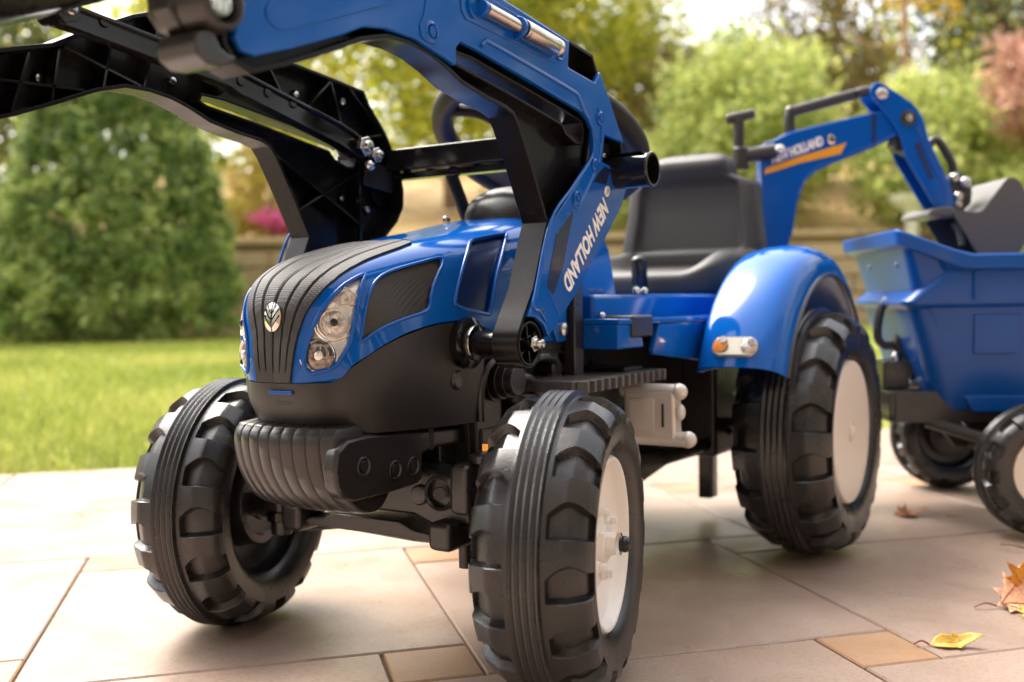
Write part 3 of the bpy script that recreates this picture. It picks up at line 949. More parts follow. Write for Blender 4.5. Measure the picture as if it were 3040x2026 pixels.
# round leaf badge
def leaf_badge(parent, org, xd, yd, r, m_disc, m_vein, name='badge'):
    X = Vector(xd).normalized(); Y = Vector(yd).normalized(); Z = X.cross(Y).normalized(); org = Vector(org)
    P = lambda a, b, h=0: org + X*a*r + Y*b*r + Z*h*r
    mb = MB()
    disc = [(.78*math.cos(2*math.pi*i/32), math.sin(2*math.pi*i/32)) for i in range(32)]
    bot = [P(a, b, 0) for a, b in disc]; rim = [P(a, b, .13) for a, b in disc]; mid = [P(a*.6, b*.6, .24) for a, b in disc]
    mb.grid([bot, rim, mid], closed_v=True)
    k = len(mb.v); mb.add([P(0,0,.27)] + mid, [(0, 1+i, 1+(i+1) % 32) for i in range(32)])
    d = mb.build(name, m_disc, parent, smooth=50)
    vein = MB()
    def bar(pts, w):
        vein.tube([P(a, b, .27 - .15*(a*a+b*b)) for a, b in pts], w*r, 6)
    bar([(0,-.98),(0,-.3),(.04,.3),(.06,.97)], .055)
    for s_ in (-1, 1):
        bar([(.01,-.72),(s_*.3,-.4),(s_*.68,.12)], .05)
        bar([(.02,-.25),(s_*.3,.1),(s_*.62,.55)], .05)
        bar([(.04,.2),(s_*.2,.45),(s_*.36,.8)], .045)
    vein.build('badge_vein', m_vein, d)
    return d
n_b = HN(2.52, 0)
leaf_badge(bonnet, H(2.52, 0) + n_b*.0016, (0,1,0), Vector((0,1,0)).cross(n_b)*-1, .0125, M['chrome'], M['black'])

# ------------------------------------------------------------------ black nose below the bonnet
TOPP = [(.728,0,.2725),(.7285,.02,.2728),(.724,.038,.2735),(.713,.049,.2745),(.705,.0625,.286),(.680,.076,.3025),(.648,.083,.3135),(.61,.087,.320),(.575,.090,.320),(.548,.092,.314)]
BOTP = [(.712,0,.230),(.7115,.016,.230),(.708,.030,.230),(.702,.041,.2295),(.692,.056,.229),(.672,.069,.228),(.640,.077,.227),(.603,.083,.226),(.57,.086,.2255),(.545,.088,.225)]
tp, bp2 = catmull(TOPP, 6), catmull(BOTP, 6)
rows = []
for k in range(13):
    f = k/12
    rows.append([t*(1-f) + b*f + Vector((.004*math.sin(f*math.pi), .003*math.sin(f*math.pi)*(1 if t.y > .01 else 0), 0)) for t, b in zip(tp, bp2)])
mb = MB().grid(rows)
mb2 = MB().grid(rows).mirror_y()
mb.add(mb2.v, mb2.f)
mb.add([tuple(q) for q in bp2] + [(q.x, -q.y, q.z) for q in reversed(bp2)], [tuple(range(2*len(bp2)))])
nose = mb.build('nose_panel', M['black_matte'], tractor, smooth=50)
for s_ in (1, -1):
    MB().tube(catmull([(.551,.0895*s_,.2255),(.553,.0905*s_,.25),(.549,.0925*s_,.27),(.538,.094*s_,.281),(.515,.095*s_,.2855),(.47,.096*s_,.287)], 6), .0038, 10).build('panel_edge', M['black_satin'], nose)
    MB().lathe([(.0095,0),(.0095,.005),(.0075,.0075),(0,.0085)], 24, (.589,.0845*s_,.268), (0,s_,0)).build('panel_button', M['black_satin'], nose)
MB().box(.7205,.7305,-.010,.017,.2635,.2668).build('bonnet_latch', M['blue'], nose, .0008)
MB().box(.7150,.7262,-.006,.015,.254,.2632).build('latch_recess', M['black_matte'], nose, .002)

# ------------------------------------------------------------------ front weight and its brackets
DR = [(.655,.236),(.720,.2365),(.731,.233),(.7355,.224),(.734,.207),(.729,.191),(.719,.175),(.706,.1635),(.692,.1575),(.678,.158),(.667,.166),(.660,.178),(.655,.20)]
fw_ = MB()
nseg = 9; wseg = .118/nseg
def drum_ring(y, k, back):
    cx, cz = .69, .197
    return [Vector((cx + (x-cx)*k - back, y, cz + (z-cz)*k)) for x, z in catmull_drum]
catmull_drum = [(p.x, p.y) for p in catmull([(a, b, 0) for a, b in DR], 4, closed=True)]
rr_ = []
for i in range(nseg):
    y0 = -.059 + i*wseg; y1 = y0 + wseg
    bk = lambda y: .010*(abs(y)/.059)**2.2
    for y, k in ((y0+.0001,.965),(y0+.0006,.985),(y0+.0014,1.0),(y1-.0022,.994),(y1-.0012,.982),(y1-.0003,.962)):
        rr_.append(drum_ring(y, k, bk(y)))
fw_.grid(rr_, closed_v=True)
fw_.f.append(tuple(range(len(catmull_drum)))); o_ = (len(rr_)-1)*len(catmull_drum)
fw_.f.append(tuple(range(o_, o_+len(catmull_drum))))
weight = fw_.build('front_weight', M['black_satin'], tractor, smooth=40)
BR = [(.722,.178),(.730,.188),(.7325,.203),(.7285,.2185),(.716,.227),(.69,.2285),(.60,.2225),(.50,.2165),(.50,.2015),(.595,.2035),(.611,.200),(.6125,.1765),(.625,.1735),(.66,.1725),(.705,.1725)]
for s_ in (1, -1):
    brk = MB().prism(BR if s_ > 0 else [(min(x, .700 + (x-.70)*.15), z) for x, z in BR], .050*s_, .0655*s_).build('weight_bracket', M['black_satin'], tractor, .0045, seg=3)
    for x, z in ((.697,.2015),(.6545,.1925),(.6285,.192)):
        MB().lathe([(.0086,0),(.0086,.0016),(.0078,.0022),(.0068,.0006),(.0055,.0006)], 24, (x,.0652*s_,z), (0,s_,0)).build('bolt_ring', M['black_satin'], brk)
        hexagon(MB(), (x,.0650*s_,z), (0,s_,0), .0050, .0022).build('hex_bolt', M['black_satin'], brk, .0003)
    MB().box(.596,.602,.0500*s_,.0665*s_,.2030,.2235).build('bracket_clip', M['black_matte'], brk, .001)

# ------------------------------------------------------------------ front axle
axle = MB().prism([(-.112,.139),(-.112,.178),(-.07,.186),(.07,.186),(.112,.178),(.112,.139),(.075,.133),(.05,.142),(-.05,.142),(-.075,.133)], .572, .607, 'x').build('front_axle', M['black_satin'], tractor, .003)
MB().prism([(-.085,.1215),(-.082,.128),(-.055,.1305),(-.04,.137),(.04,.137),(.055,.1305),(.082,.128),(.085,.1215)], .566, .617, 'x').build('axle_plate', M['black_satin'], axle, .002)
for s_ in (1, -1):
    MB().lathe([(.0165,0),(.0165,.006),(.0145,.0075),(.013,.006),(.012,-.012),(0,-.012)], 28, (.607,.083*s_,.166), (1,0,0)).build('axle_boss', M['black_satin'], axle)
    MB().lathe([(.0095,0),(.0095,.003),(.008,.0045),(0,.005)], 22, (.607,.058*s_,.1615), (1,0,0)).build('axle_boss', M['black_satin'], axle)
    MB().cyl((.612,.083*s_,.166),(.616,.086*s_,.166),.006,n=16).build('axle_stud', M['black'], axle)
    MB().box(.586,.626,.078*s_,.104*s_,.115,.142).build('axle_stop', M['black_satin'], axle, .006)
    MB().box(.575,.625,.102*s_,.124*s_,.150,.196).build('kingpin_yoke', M['black_satin'], axle, .006)
    MB().cyl((.600,.128*s_,.104),(.600,.128*s_,.206),.0105,n=20).build('kingpin', M['black_satin'], axle, .001)
    MB().cyl((.600,.128*s_,.196),(.600,.128*s_,.203),.0165,n=22).build('kingpin_collar', M['black_satin'], axle, .001)
    hexagon(MB(), (.600,.128*s_,.2045), (0,0,1), .0062, .0085).build('kingpin_nut', M['brass'], axle, .0006)
    MB().cyl((.600,.128*s_,.118),(.600,.128*s_,.128),.0145,n=20).build('kingpin_collar', M['black'], axle, .001)
    sp = MB().cyl((.600,.130*s_,.131),(.5909,.19*s_,.131),.013,.012,n=20).build('wheel_spindle', M['black_satin'], axle)
    MB().tube([(.600,.128*s_,.112),(.560,.118*s_,.106),(.535,.108*s_,.104)], .006, 10).build('steering_arm', M['black_satin'], axle)
MB().tube([(.535,-.108,.104),(.54,0,.102),(.535,.108,.104)], .0048, 10).build('tie_rod', M['black_satin'], axle)
MB().cyl((.56,.075,.125),(.56,.075,.085),.007,n=14).build('axle_pin', M['black_satin'], axle)

# ------------------------------------------------------------------ wheels
def tyre_mesh(name, Rr, k, lugs=16, per=40, ph=(0.0, 0.5), depth=.0076):
    """k scales the section; ribs in the middle, scooped lugs on both shoulders, plain walls"""
    half = []
    for i in range(9):                                   # four fine ribs
        x = i/8; o = .0120*x
        half.append((o, .131 - (.0017 if i in (2, 6) else (.0006 if i in (1,3,5,7) else 0)), 0.0))
    half += [(.0126,.1290,0),(.0134,.1264,0),(.0148,.1261,0),(.0160,.1260,0.0),(.0168,.1259,.0),(.0176,.1259,1),(.0200,.1257,1),(.0235,.1255,1),
             (.0270,.1253,1),(.0308,.1250,1),(.0316,.1247,1),(.0345,.1231,1),(.0380,.1211,1),(.0415,.1190,1),(.0448,.1170,1),(.0470,.1147,1),
             (.0494,.1105,1),(.0499,.1075,.85),(.0500,.1052,.35),(.0500,.1035,0),(.0496,.100,0),(.0490,.096,0),(.0482,.0915,0),(.0470,.087,0),(.0450,.083,0),
             (.0424,.0795,0),(.0395,.0770,0),(.0365,.0752,0),(.033,.0745,0),(.029,.0745,0)]
    half = [(o*k, r*k*(Rr/(.131*k)), p) for o, r, p in half] if False else [(o*k, Rr - (.131-r)*k, p) for o, r, p in half]
    full = [(-o, r, p) for o, r, p in reversed(half[1:])] + half
    o0, o1 = .0168*k, .0480*k
    vs_ = [0,.012,.03,.06,.12,.19,.26,.33,.39,.43,.455,.47,.488,.5,.515,.54,.60,.68,.76,.84,.91,.96,.985]
    rows = []
    for l in range(lugs):
        for v in vs_:
            row = []
            for o, r, p in full:
                side = 1 if o > 0 else 0
                t = min(1.0, max(0.0, (abs(o)-o0)/(o1-o0)))
                topf = .34 + .27*math.sin(math.pi*min(1.0, .04 + .80*t))**.9
                u = v/.5*topf if v < .5 else topf + (v-.5)/.5*(1-topf)
                d = smoothstep(0, .055, v)*(1 - smoothstep(.458, .5, v))*p
                w_ = smoothstep(.0115*k, .0165*k, abs(o))            # ribs keep an even spacing
                th = 2*math.pi*(l + v*(1-w_) + u*w_ - ph[side]*w_ - ph[0]*(1-w_))/lugs
                rr = r - depth*k*d
                oo = o - math.copysign(1, o)*depth*k*d*.5*smoothstep(.033*k, .05*k, abs(o))
                row.append((rr*math.cos(th), oo, rr*math.sin(th)))
            rows.append(row)
    mb = MB().grid(rows, closed_u=True)
    return mb.mesh(name, 17)

def inner_hub(mb, k):
    return mb.lathe([(.0750,-.029),(.0735,-.020),(.069,-.014),(.060,-.010),(.049,-.009),(.046,-.012),(.0455,-.030),(.044,-.033),(.036,-.0335),(.034,-.031),(.020,-.030),(.018,-.033),(.0,-.033)] if k == 1 else
                    [(r*k, h*k) for r, h in [(.0750,-.029),(.0735,-.018),(.069,-.012),(.049,-.009),(.046,-.012),(.0455,-.030),(.036,-.0335),(.020,-.030),(.0,-.033)]], 56)

front_tyre = [tyre_mesh('tyre', .131, 1.0, ph=(-2.25/22.5 % 1, -13.5/22.5 % 1)), tyre_mesh('tyre', .131, 1.0, ph=(-9/22.5 % 1, -17/22.5 % 1))]
STEER = .2505
for idx, s_ in enumerate((1, -1)):
    fwh = empty('front_wheel', (.5909, .2019*s_, .131), STEER, tractor)
    link('tyre', front_tyre[idx], M['tyre'], fwh)
    hub = lambda mb: (mb if s_ > 0 else mb.xf(lambda p: Vector((-p.x, -p.y, p.z))))
    hub(inner_hub(MB(), 1)).build('inner_hub', M['black_satin'], fwh, smooth=40)
    disc = hub(MB().lathe([(.0765,.0330),(.0752,.0392),(.0735,.0415),(.0712,.0412),(.0695,.0385),(.0680,.0335),(.0655,.0310),(.056,.0265),(.046,.0245),(.040,.0255),(.036,.0300),(.018,.0315),(.0165,.034),(.0165,.0375),(.0,.0378)], 64)).build('hub_disc', M['white'], fwh, smooth=40)
    for q in range(6):
        a = 2*math.pi*q/6 + .45
        hub(hexagon(MB().cyl((.0275*math.cos(a),.031,.0275*math.sin(a)),(.0275*math.cos(a),.036,.0275*math.sin(a)),.0050,n=20), (.0275*math.cos(a),.036,.0275*math.sin(a)), (0,1,0), .0036, .005)).build('hub_bolt', M['white'], disc, .0006)
    hub(hexagon(MB(), (0,.0370,0), (0,1,0), .0098, .0095)).build('axle_cup', M['white'], disc, .0008)
    hub(MB().lathe([(.0,.0460),(.0098,.0460),(.0098,.0490),(.0085,.0495),(0,.0495)], 28)).build('washer', M['chrome'], disc)
    hub(MB().lathe([(.0066,.0490),(.0070,.0502),(.0070,.0528),(.0060,.0558),(.0040,.0575),(0,.058)], 24)).build('axle_cap', M['black'], disc)
# raised lettering-like marks round the outer wall of the near tyre
# rear wheels
KR = 1.235
rear_tyre = tyre_mesh('tyre', .1626, KR, ph=(.2, .75))
for s_ in (1, -1):
    rwh = empty('rear_wheel', (0, .247*s_, .1626), 0, tractor)
    link('tyre', rear_tyre, M['tyre'], rwh)
    hub = lambda mb: (mb if s_ > 0 else mb.xf(lambda p: Vector((-p.x, -p.y, p.z))))
    hub(inner_hub(MB(), 1.24)).build('inner_hub', M['black_satin'], rwh, smooth=40)
    disc = hub(MB().lathe([(.0935,.040),(.0932,.0515),(.0915,.0540),(.089,.0545),(.075,.0535),(.04,.0525),(0,.0525)], 64)).build('hub_disc', M['cream'], rwh, smooth=40)
    hub(MB().lathe([(.0085,.0525),(.0080,.0555),(.005,.0575),(0,.058)], 20)).build('hub_cap', M['cream'], disc)
    hub(MB().lathe([(.013,.0528),(.0128,.0537),(.012,.0537),(.0115,.0528)], 28)).build('hub_ring', M['cream'], disc)
MB().cyl((0,-.245,.1626),(0,.245,.1626),.011,n=18).build('rear_axle', M['black_satin'], tractor)

# ------------------------------------------------------------------ chassis, engine, body
chassis = MB().prism([(-.25,.13),(-.25,.20),(.10,.215),(.57,.215),(.57,.165),(.30,.13)], -.055, .055).build('chassis', M['black_satin'], tractor, .004)
MB().box(.05,.40,-.062,.062,.19,.3).build('gearbox', M['black_matte'], chassis, .004)
MB().box(-.24,.05,-.10,.10,.195,.311).build('rear_housing', M['black_matte'], chassis, .003)
eng = MB().box(.33,.545,-.072,.072,.165,.315).build('engine_block', M['black_matte'], tractor, .003)
for s_ in (1, -1):
    e = lambda m_: m_ if s_ > 0 else m_.mirror_y()
    e(MB().box(.50,.545,.070,.080,.17,.30)).build('engine_plate', M['black_satin'], eng, .002)
    for k in range(4):
        e(MB().cyl((.515,.078,.262-.0001*k),(.515,.078+.008*(k+1),.262),.021-.0022*k,n=28)).build('pulley', M['black_satin'], eng, .001)
    e(MB().box(.488,.54,.076,.083,.190,.216)).build('engine_bracket', M['black_satin'], eng, .002)
    e(MB().lathe([(.006,0),(.006,.004),(.004,.006),(0,.0062)], 16, (.497,.083,.204), (0,1,0))).build('engine_bolt', M['black_satin'], eng)
    e(MB().cyl((.470,.082,.165),(.470,.082,.236),.016,n=24)).build('oil_filter', M['black_satin'], eng, .002)
    e(MB().cyl((.470,.082,.236),(.470,.082,.246),.0185,n=24)).build('filter_cap', M['black_satin'], eng, .002)
    e(MB().cyl((.472,.082,.246),(.472,.082,.268),.010,n=20)).build('filter_neck', M['black_satin'], eng, .001)
    e(MB().tube(catmull([(.505,.084,.262),(.480,.090,.262),(.462,.092,.258),(.452,.092,.246),(.440,.092,.240),(.415,.090,.240)], 5), .0058, 12)).build('fuel_pipe', M['black_satin'], eng)
    e(MB().tube(catmull([(.455,.088,.280),(.430,.092,.281),(.412,.092,.276),(.404,.09,.262),(.404,.09,.235)], 5), .0052, 12)).build('fuel_pipe', M['black_satin'], eng)
    for zz in (.222,.242,.262):
        e(MB().box(.392,.420,.074,.094,zz,zz+.011)).build('cylinder_fin', M['black_satin'], eng, .002)
    e(MB().cyl((.408,.084,.165),(.408,.084,.285),.009,n=18)).build('injector', M['black_satin'], eng, .001)
    e(MB().lathe([(.012,0),(.0115,.006),(.007,.011),(0,.0125)], 20, (.443,.083,.208), (0,1,0))).build('engine_knob', M['black_satin'], eng)
    e(MB().box(.345,.385,.072,.09,.17,.30)).build('bell_housing', M['black_matte'], eng, .004)
    # black side skirt above the engine, behind the loader pivot
    e(MB().prism([(.545,.322),(.548,.300),(.50,.288),(.40,.284),(.385,.284),(.385,.36),(.42,.34),(.47,.315)], .076, .0905)).build('side_skirt', M['black_matte'], eng, .002)
    e(MB().tube([(.548,.0905,.294),(.50,.0915,.2885),(.45,.0915,.286),(.385,.0915,.2845)], .0026, 8)).build('skirt_bead', M['black_satin'], eng)
    # blue loader bracket plate with its bolt
    lb_ = e(MB().prism([(.455,.41),(.455,.352),(.437,.346),(.428,.306),(.42,.296),(.408,.296),(.400,.304),(.398,.41)], .092, .101)).build('bracket_plate', M['blue'], tractor, .0015)
    e(MB().lathe([(.0075,0),(.007,.004),(.004,.0055),(0,.006)], 18, (.412,.101,.309), (0,1,0))).build('bracket_bolt', M['steel'], lb_)
    e(MB().lathe([(.005,0),(.0045,.003),(0,.004)], 14, (.432,.101,.362), (0,1,0))).build('bracket_bolt', M['steel'], lb_)
    e(MB().box(.376,.396,.094,.108,.215,.395)).build('cowl_post', M['black_satin'], tractor, .002)

cowl = MB().prism([(.345,.43),(.345,.30),(.24,.30),(.25,.345),(.27,.40),(.30,.43)], -.088, .088).build('cowl', M['blue'], tractor, .006, seg=3)
dash = MB().sph((.352,.012,.430), 1.0, 32, (.062,.058,.041), .85).build('dashboard', M['black_satin'], tractor, smooth=60)
MB().tube(catmull([(.345,0,.43),(.315,0,.465),(.285,0,.495)], 5), .016, 16).build('steering_column', M['black_satin'], tractor)
MB().tube([(.350,-.06,.437),(.366,-.06,.463),(.386,-.06,.494)], .0076, 12).build('control_rod', M['black_dull'], tractor)
MB().lathe([(.0045,0),(.0045,.004),(.003,.006),(0,.007)], 16, (.40,-.055,.432), (0,0,1)).build('dash_bolt', M['steel'], tractor)

# steering wheel: thick ring, wide lower web
def steering():
    C_ = Vector((.28, 0, .53)); n = Vector((-.5, 0, .866)).normalized()
    X = Vector((0,1,0)); Y = n.cross(X).normalized()
    if Y.z < 0: Y = -Y
    mb = MB()
    Rw = .1225
    ring = [C_ + (X*math.cos(a) + Y*math.sin(a))*Rw for a in [2*math.pi*i/64 for i in range(64)]]
    mb.tube(ring, .0135, 14, closed=True)
    o = mb.build('steering_wheel', M['black_dull'], tractor)
    P = lambda a, b, h: C_ + X*a + Y*b + n*h
    out = [(-.122,-.01),(-.118,-.045),(-.09,-.088),(-.045,-.116),(0,-.122),(.045,-.116),(.09,-.088),(.118,-.045),(.122,-.01),(.085,-.022),(.04,.006),(0,.015),(-.04,.006),(-.085,-.022)]
    k = len(out)
    w = MB().add([P(a,b,-.007) for a,b in out] + [P(a,b,.007) for a,b in out],
             [tuple(range(k)), tuple(range(2*k-1,k-1,-1))] + [(i, k+i, k+(i+1) % k, (i+1) % k) for i in range(k)])
    w.build('wheel_web', M['black_dull'], o, .003)
    for s_ in (1, -1):
        loop = [P(s_*a, b, 0) for a, b in ((.03,.0),(.09,-.017),(.116,.0),(.112,.045),(.09,.075),(.05,.07),(.03,.04))]
        MB().tube(catmull(loop, 6, closed=True), .0075, 10, closed=True).build('grip_loop', M['black_dull'], o)
steering()

body = MB().box(-.235,.36,-.112,.112,.312,.346).build('body_shell', M['blue'], tractor, .006, seg=3)
for s_ in (1, -1):
    e = lambda m_: m_ if s_ > 0 else m_.mirror_y()
    e(MB().prism([(-.21,.308),(-.21,.3155),(.375,.3195),(.375,.312)], .105, .151)).build('side_ledge', M['blue'], body, .0028, seg=3)
    e(MB().prism([(-.20,.245),(-.20,.309),(.268,.311),(.285,.281),(.282,.276),(.15,.262)], .142, .1495)).build('side_cover', M['blue'], body, .002)
    e(MB().prism([(.31,.286),(.318,.311),(.375,.3128),(.375,.286)], .100, .1492)).build('side_cover', M['blue'], body, .002)
    e(MB().box(.292,.345,.112,.153,.2975,.322)).build('ledge_clamp', M['black_satin'], body, .003)
    for x in (.352, .262, .24):
        e(MB().sph((x,.118,.349 if x < .3 else .3215), .0048, 12)).build('body_screw', M['steel'], body)
    # footboard with a saw-toothed outer edge
    fb = MB().box(.262,.47,.07,.145,.2465,.2590)
    for q in range(13):
        x0 = .264 + q*.0158
        fb.prism([(x0,.145),(x0+.0095,.145),(x0+.0075,.157),(x0+.002,.157)], .2465, .2590, 'z')
    fbo = e(fb).build('footboard', M['step'], tractor, .0012)
    e(MB().box(.262,.47,.066,.074,.2585,.30)).build('footboard_back', M['black_satin'], fbo, .002)
    for q in range(5):
        e(MB().sph((.455-.04*q,.0755,.268), .0036, 8)).build('rivet', M['black_satin'], fbo)
        e(MB().sph((.455-.04*q,.0755,.286), .0036, 8)).build('rivet', M['black_satin'], fbo)
    e(MB().box(.285,.33,.072,.135,.2592,.2638)).build('footboard_pad', M['black_satin'], fbo, .001)
    e(MB().box(.262,.372,.060,.110,.170,.2462)).build('footboard_support', M['black_matte'], fbo, .003)
    e(MB().box(-.02,.055,.085,.135,.125,.262)).build('axle_pillar', M['black_satin'], tractor, .006)

# pedals on a cranked shaft
for s_, xp, zp, rot in ((1, .300, .2095, 0.0), (-1, .305, .150, .5)):
    e = lambda m_: m_ if s_ > 0 else m_.mirror_y()
    pm = MB().prism([(-.010,-.029),(.012,-.029),(.014,.028),(-.008,.029)], .124, .186)
    ped = e(pm.xf(lambda p: Vector((p.x+xp, p.y, p.z+zp)))).build('pedal', M['silver'], tractor, .004, seg=3)
    e(MB().cyl((xp+.005,.118,zp+.027),(xp+.005,.1885,zp+.027),.0085,n=20)).build('pedal_rail', M['silver'], ped, .003)
    e(MB().cyl((xp+.003,.125,zp-.026),(xp+.003,.198,zp-.026),.0085,n=20)).build('pedal_rail', M['silver'], ped, .003)
    e(MB().sph((xp+.005,.1885,zp+.027), .0095, 16)).build('rail_end', M['silver'], ped)
    e(MB().sph((xp+.003,.198,zp-.026), .0095, 16)).build('rail_end', M['silver'], ped)
    e(MB().sph((xp+.003,.189,zp+.004), .007, 16, (1,.8,1.3))).build('rail_end', M['silver'], ped)
    e(MB().box(xp+.0125,xp+.0150,.131,.162,zp-.019,zp+.019)).build('pedal_tread', M['pedal_face'], ped, .001)
    e(MB().box(xp+.0100,xp+.0146,.1715,.1735,zp-.012,zp+.014)).build('pedal_slot', M['black'], ped)
    e(MB().tube([(xp,.118,zp),(xp-.02,.098,zp-.005),(.25,.085,.185)], .007, 10)).build('crank', M['black_satin'], tractor)

# underside pieces behind the pedals
MB().tube([(.26,.09,.145),(.16,.10,.135),(.06,.12,.142),(-.02,.13,.155)], .009, 10).build('drive_rod', M['black_satin'], tractor)
MB().tube([(.26,-.09,.145),(.16,-.10,.135),(.06,-.12,.142),(-.02,-.13,.155)], .009, 10).build('drive_rod', M['black_satin'], tractor)
MB().prism([(-.02,.135),(.22,.128),(.26,.105),(.24,.098),(.10,.118),(-.02,.115)], .02, .085).build('belly_pan', M['black_satin'], tractor, .004)
leg_ = MB().box(-.17,-.148,.028,.052,.028,.15).build('support_leg', M['black_satin'], tractor, .002)
MB().box(-.147,-.1435,.030,.050,.028,.15).build('leg_face', M['black'], leg_, .0008)

# ------------------------------------------------------------------ seat
def soften(mb, fn): return mb.xf(fn)
def cushion():
    mb = MB().sph((0,0,0), 1, 56, (1,1,1), .42)
    def f(p):
        x, y, z = -.107 + p.x*.112, p.y*.122, .363 + p.z*.026
        if p.z > 0:
            side = smoothstep(.06,.105,abs(y))
            rear = smoothstep(.02,-.06,x)
            z += .022*side*rear - .006*(1-side) + .012*smoothstep(-.12,-.2,x)
        return Vector((x, y, z))
    return mb.xf(f)
seat = cushion().build('seat', M['seat'], tractor, smooth=60)
def back():
    mb = MB().sph((0,0,0), 1, 96, (1,1,1), .34)
    def f(p):
        z = .378 + (p.z*.5+.5)*.192
        hw = .120 - .012*smoothstep(.40,.50,z) - .040*smoothstep(.518,.536,z)
        y = p.y*hw; x = -.205 + p.x*.026
        if p.x > .2:
            rec = 1 - smoothstep(hw*.72, hw*.80, abs(y))
            rec *= smoothstep(.412,.419,z)*(1 - smoothstep(.518,.527,z))
            x -= .011*rec
            x += .012*smoothstep(.525,.55,z)*(1-smoothstep(.555,.572,z))
        x -= .10*(z-.395)*.9 - .004
        return Vector((x, y, z))
    return mb.xf(f)
back().build('backrest', M['seat'], seat, smooth=50)
sl = MB().tube(catmull([(.035,.018,.345),(.038,.018,.365),(.04,.018,.392)], 4), [.0095,.0105,.0105,.011,.011,.011,.0115,.0115,.0115], 16).build('seat_lever', M['black'], tractor)
MB().sph((.04,.018,.393), .0112, 16, (1,1,.7)).build('lever_knob', M['black'], sl)
MB().lathe([(.006,0),(.0055,.003),(0,.004)], 16, (.046,.018,.353), (1,0,0)).build('lever_bolt', M['steel'], sl)

# ------------------------------------------------------------------ rear fenders
for s_ in (1, -1):
    CX, CZ, RF = -.030, .167, .232
    sec = [(.158,-.012),(.161,-.003),(.169,.004),(.186,.0085),(.208,.0105),(.232,.0085),(.248,.003),(.2575,-.006),(.2625,-.018),(.2645,-.030)]
    secd = [(p.x, p.y) for p in catmull([(a, b, 0) for a, b in sec], 4)]
    rows = []
    for i in range(61):
        th = R(22 + (152-22)*i/60)
        rows.append([Vector((CX + (RF+dr)*math.cos(th), y*s_, CZ + (RF+dr)*math.sin(th))) for y, dr in secd])
    inner = [[Vector((CX + (q - Vector((CX,q.y,CZ))).normalized().x*((q-Vector((CX,q.y,CZ))).length-.004), q.y, CZ + (q - Vector((CX,q.y,CZ))).normalized().z*((q-Vector((CX,q.y,CZ))).length-.004))) for q in r_] for r_ in rows]
    mb = MB().grid(rows); mb.grid(inner)
    for a, b in ((rows[0], inner[0]), (rows[-1], inner[-1]), ([r_[0] for r_ in rows], [r_[0] for r_ in inner]), ([r_[-1] for r_ in rows], [r_[-1] for r_ in inner])):
        mb.grid([a, b])
    fen = mb.build('fender', M['blue'], tractor, smooth=40, recalc=False)
    fen.data.shade_smooth()
    bm = bmesh.new(); bm.from_mesh(fen.data); bmesh.ops.remove_doubles(bm, verts=bm.verts, dist=.0001); bmesh.ops.recalc_face_normals(bm, faces=bm.faces); bm.to_mesh(fen.data); bm.free()
    fen.data.set_sharp_from_angle(angle=R(50))
    # inner wall of the wheel arch
    arc = [(CX + (RF-.016)*math.cos(R(22+130*i/24)), CZ + (RF-.016)*math.sin(R(22+130*i/24))) for i in range(25)]
    MB().prism(arc + [(-.2,.26),(.1,.25)], .1545*s_, .160*s_).build('fender_wall', M['blue'], fen, .001)
    MB().tube([Vector((CX + (RF-.031)*math.cos(R(22+130*i/40)), .2642*s_, CZ + (RF-.031)*math.sin(R(22+130*i/40)))) for i in range(41)], .0032, 8).build('fender_bead', M['black_satin'], fen)
    # front lamp: pill-shaped, amber and clear halves
    th = R(28)
    def LP(a, b, h):     # a across (y), b along the arch, h outward
        r_ = RF + .0098 - 14*(a-.208)**2*.35 + h
        return Vector((CX + r_*math.cos(th + b/RF), a*s_, CZ + r_*math.sin(th + b/RF)))
    pill = []
    for i in range(24):
        a = 2*math.pi*i/24
        pill.append((.209 + math.copysign(.017, math.cos(a)) + .011*math.cos(a), .0125*math.sin(a)))
    mb = MB().grid([[LP(a, b, -.003) for a, b in pill], [LP(a, b, .004) for a, b in pill], [LP(.209+(a-.209)*.9, b*.88, .006) for a, b in pill]], closed_v=True)
    mb.f.append(tuple(range(48, 72)))
    lamp = mb.build('fender_lamp', M['lamp_clear'], fen, smooth=40)
    for yy, mm_ in ((.192,'lamp_amber'),(.226,'glass')):
        MB().add([LP(yy+.0095*math.cos(2*math.pi*i/18), .0088*math.sin(2*math.pi*i/18), .0068) for i in range(18)] + [LP(yy,0,.0085)], [(i,(i+1)%18,18) for i in range(18)]).build('lamp_lens', M[mm_], lamp, smooth=60)
    MB().add([LP(.195+.0045*math.cos(2*math.pi*i/14), .006+.0045*math.sin(2*math.pi*i/14), .0088) for i in range(14)], [tuple(range(14))]).build('lamp_bulb', M['glass_dark'], lamp)
    MB().add([LP(.231+.0045*math.cos(2*math.pi*i/14), .004+.0045*math.sin(2*math.pi*i/14), .0088) for i in range(14)], [tuple(range(14))]).build('lamp_bulb', M['glass_dark'], lamp)

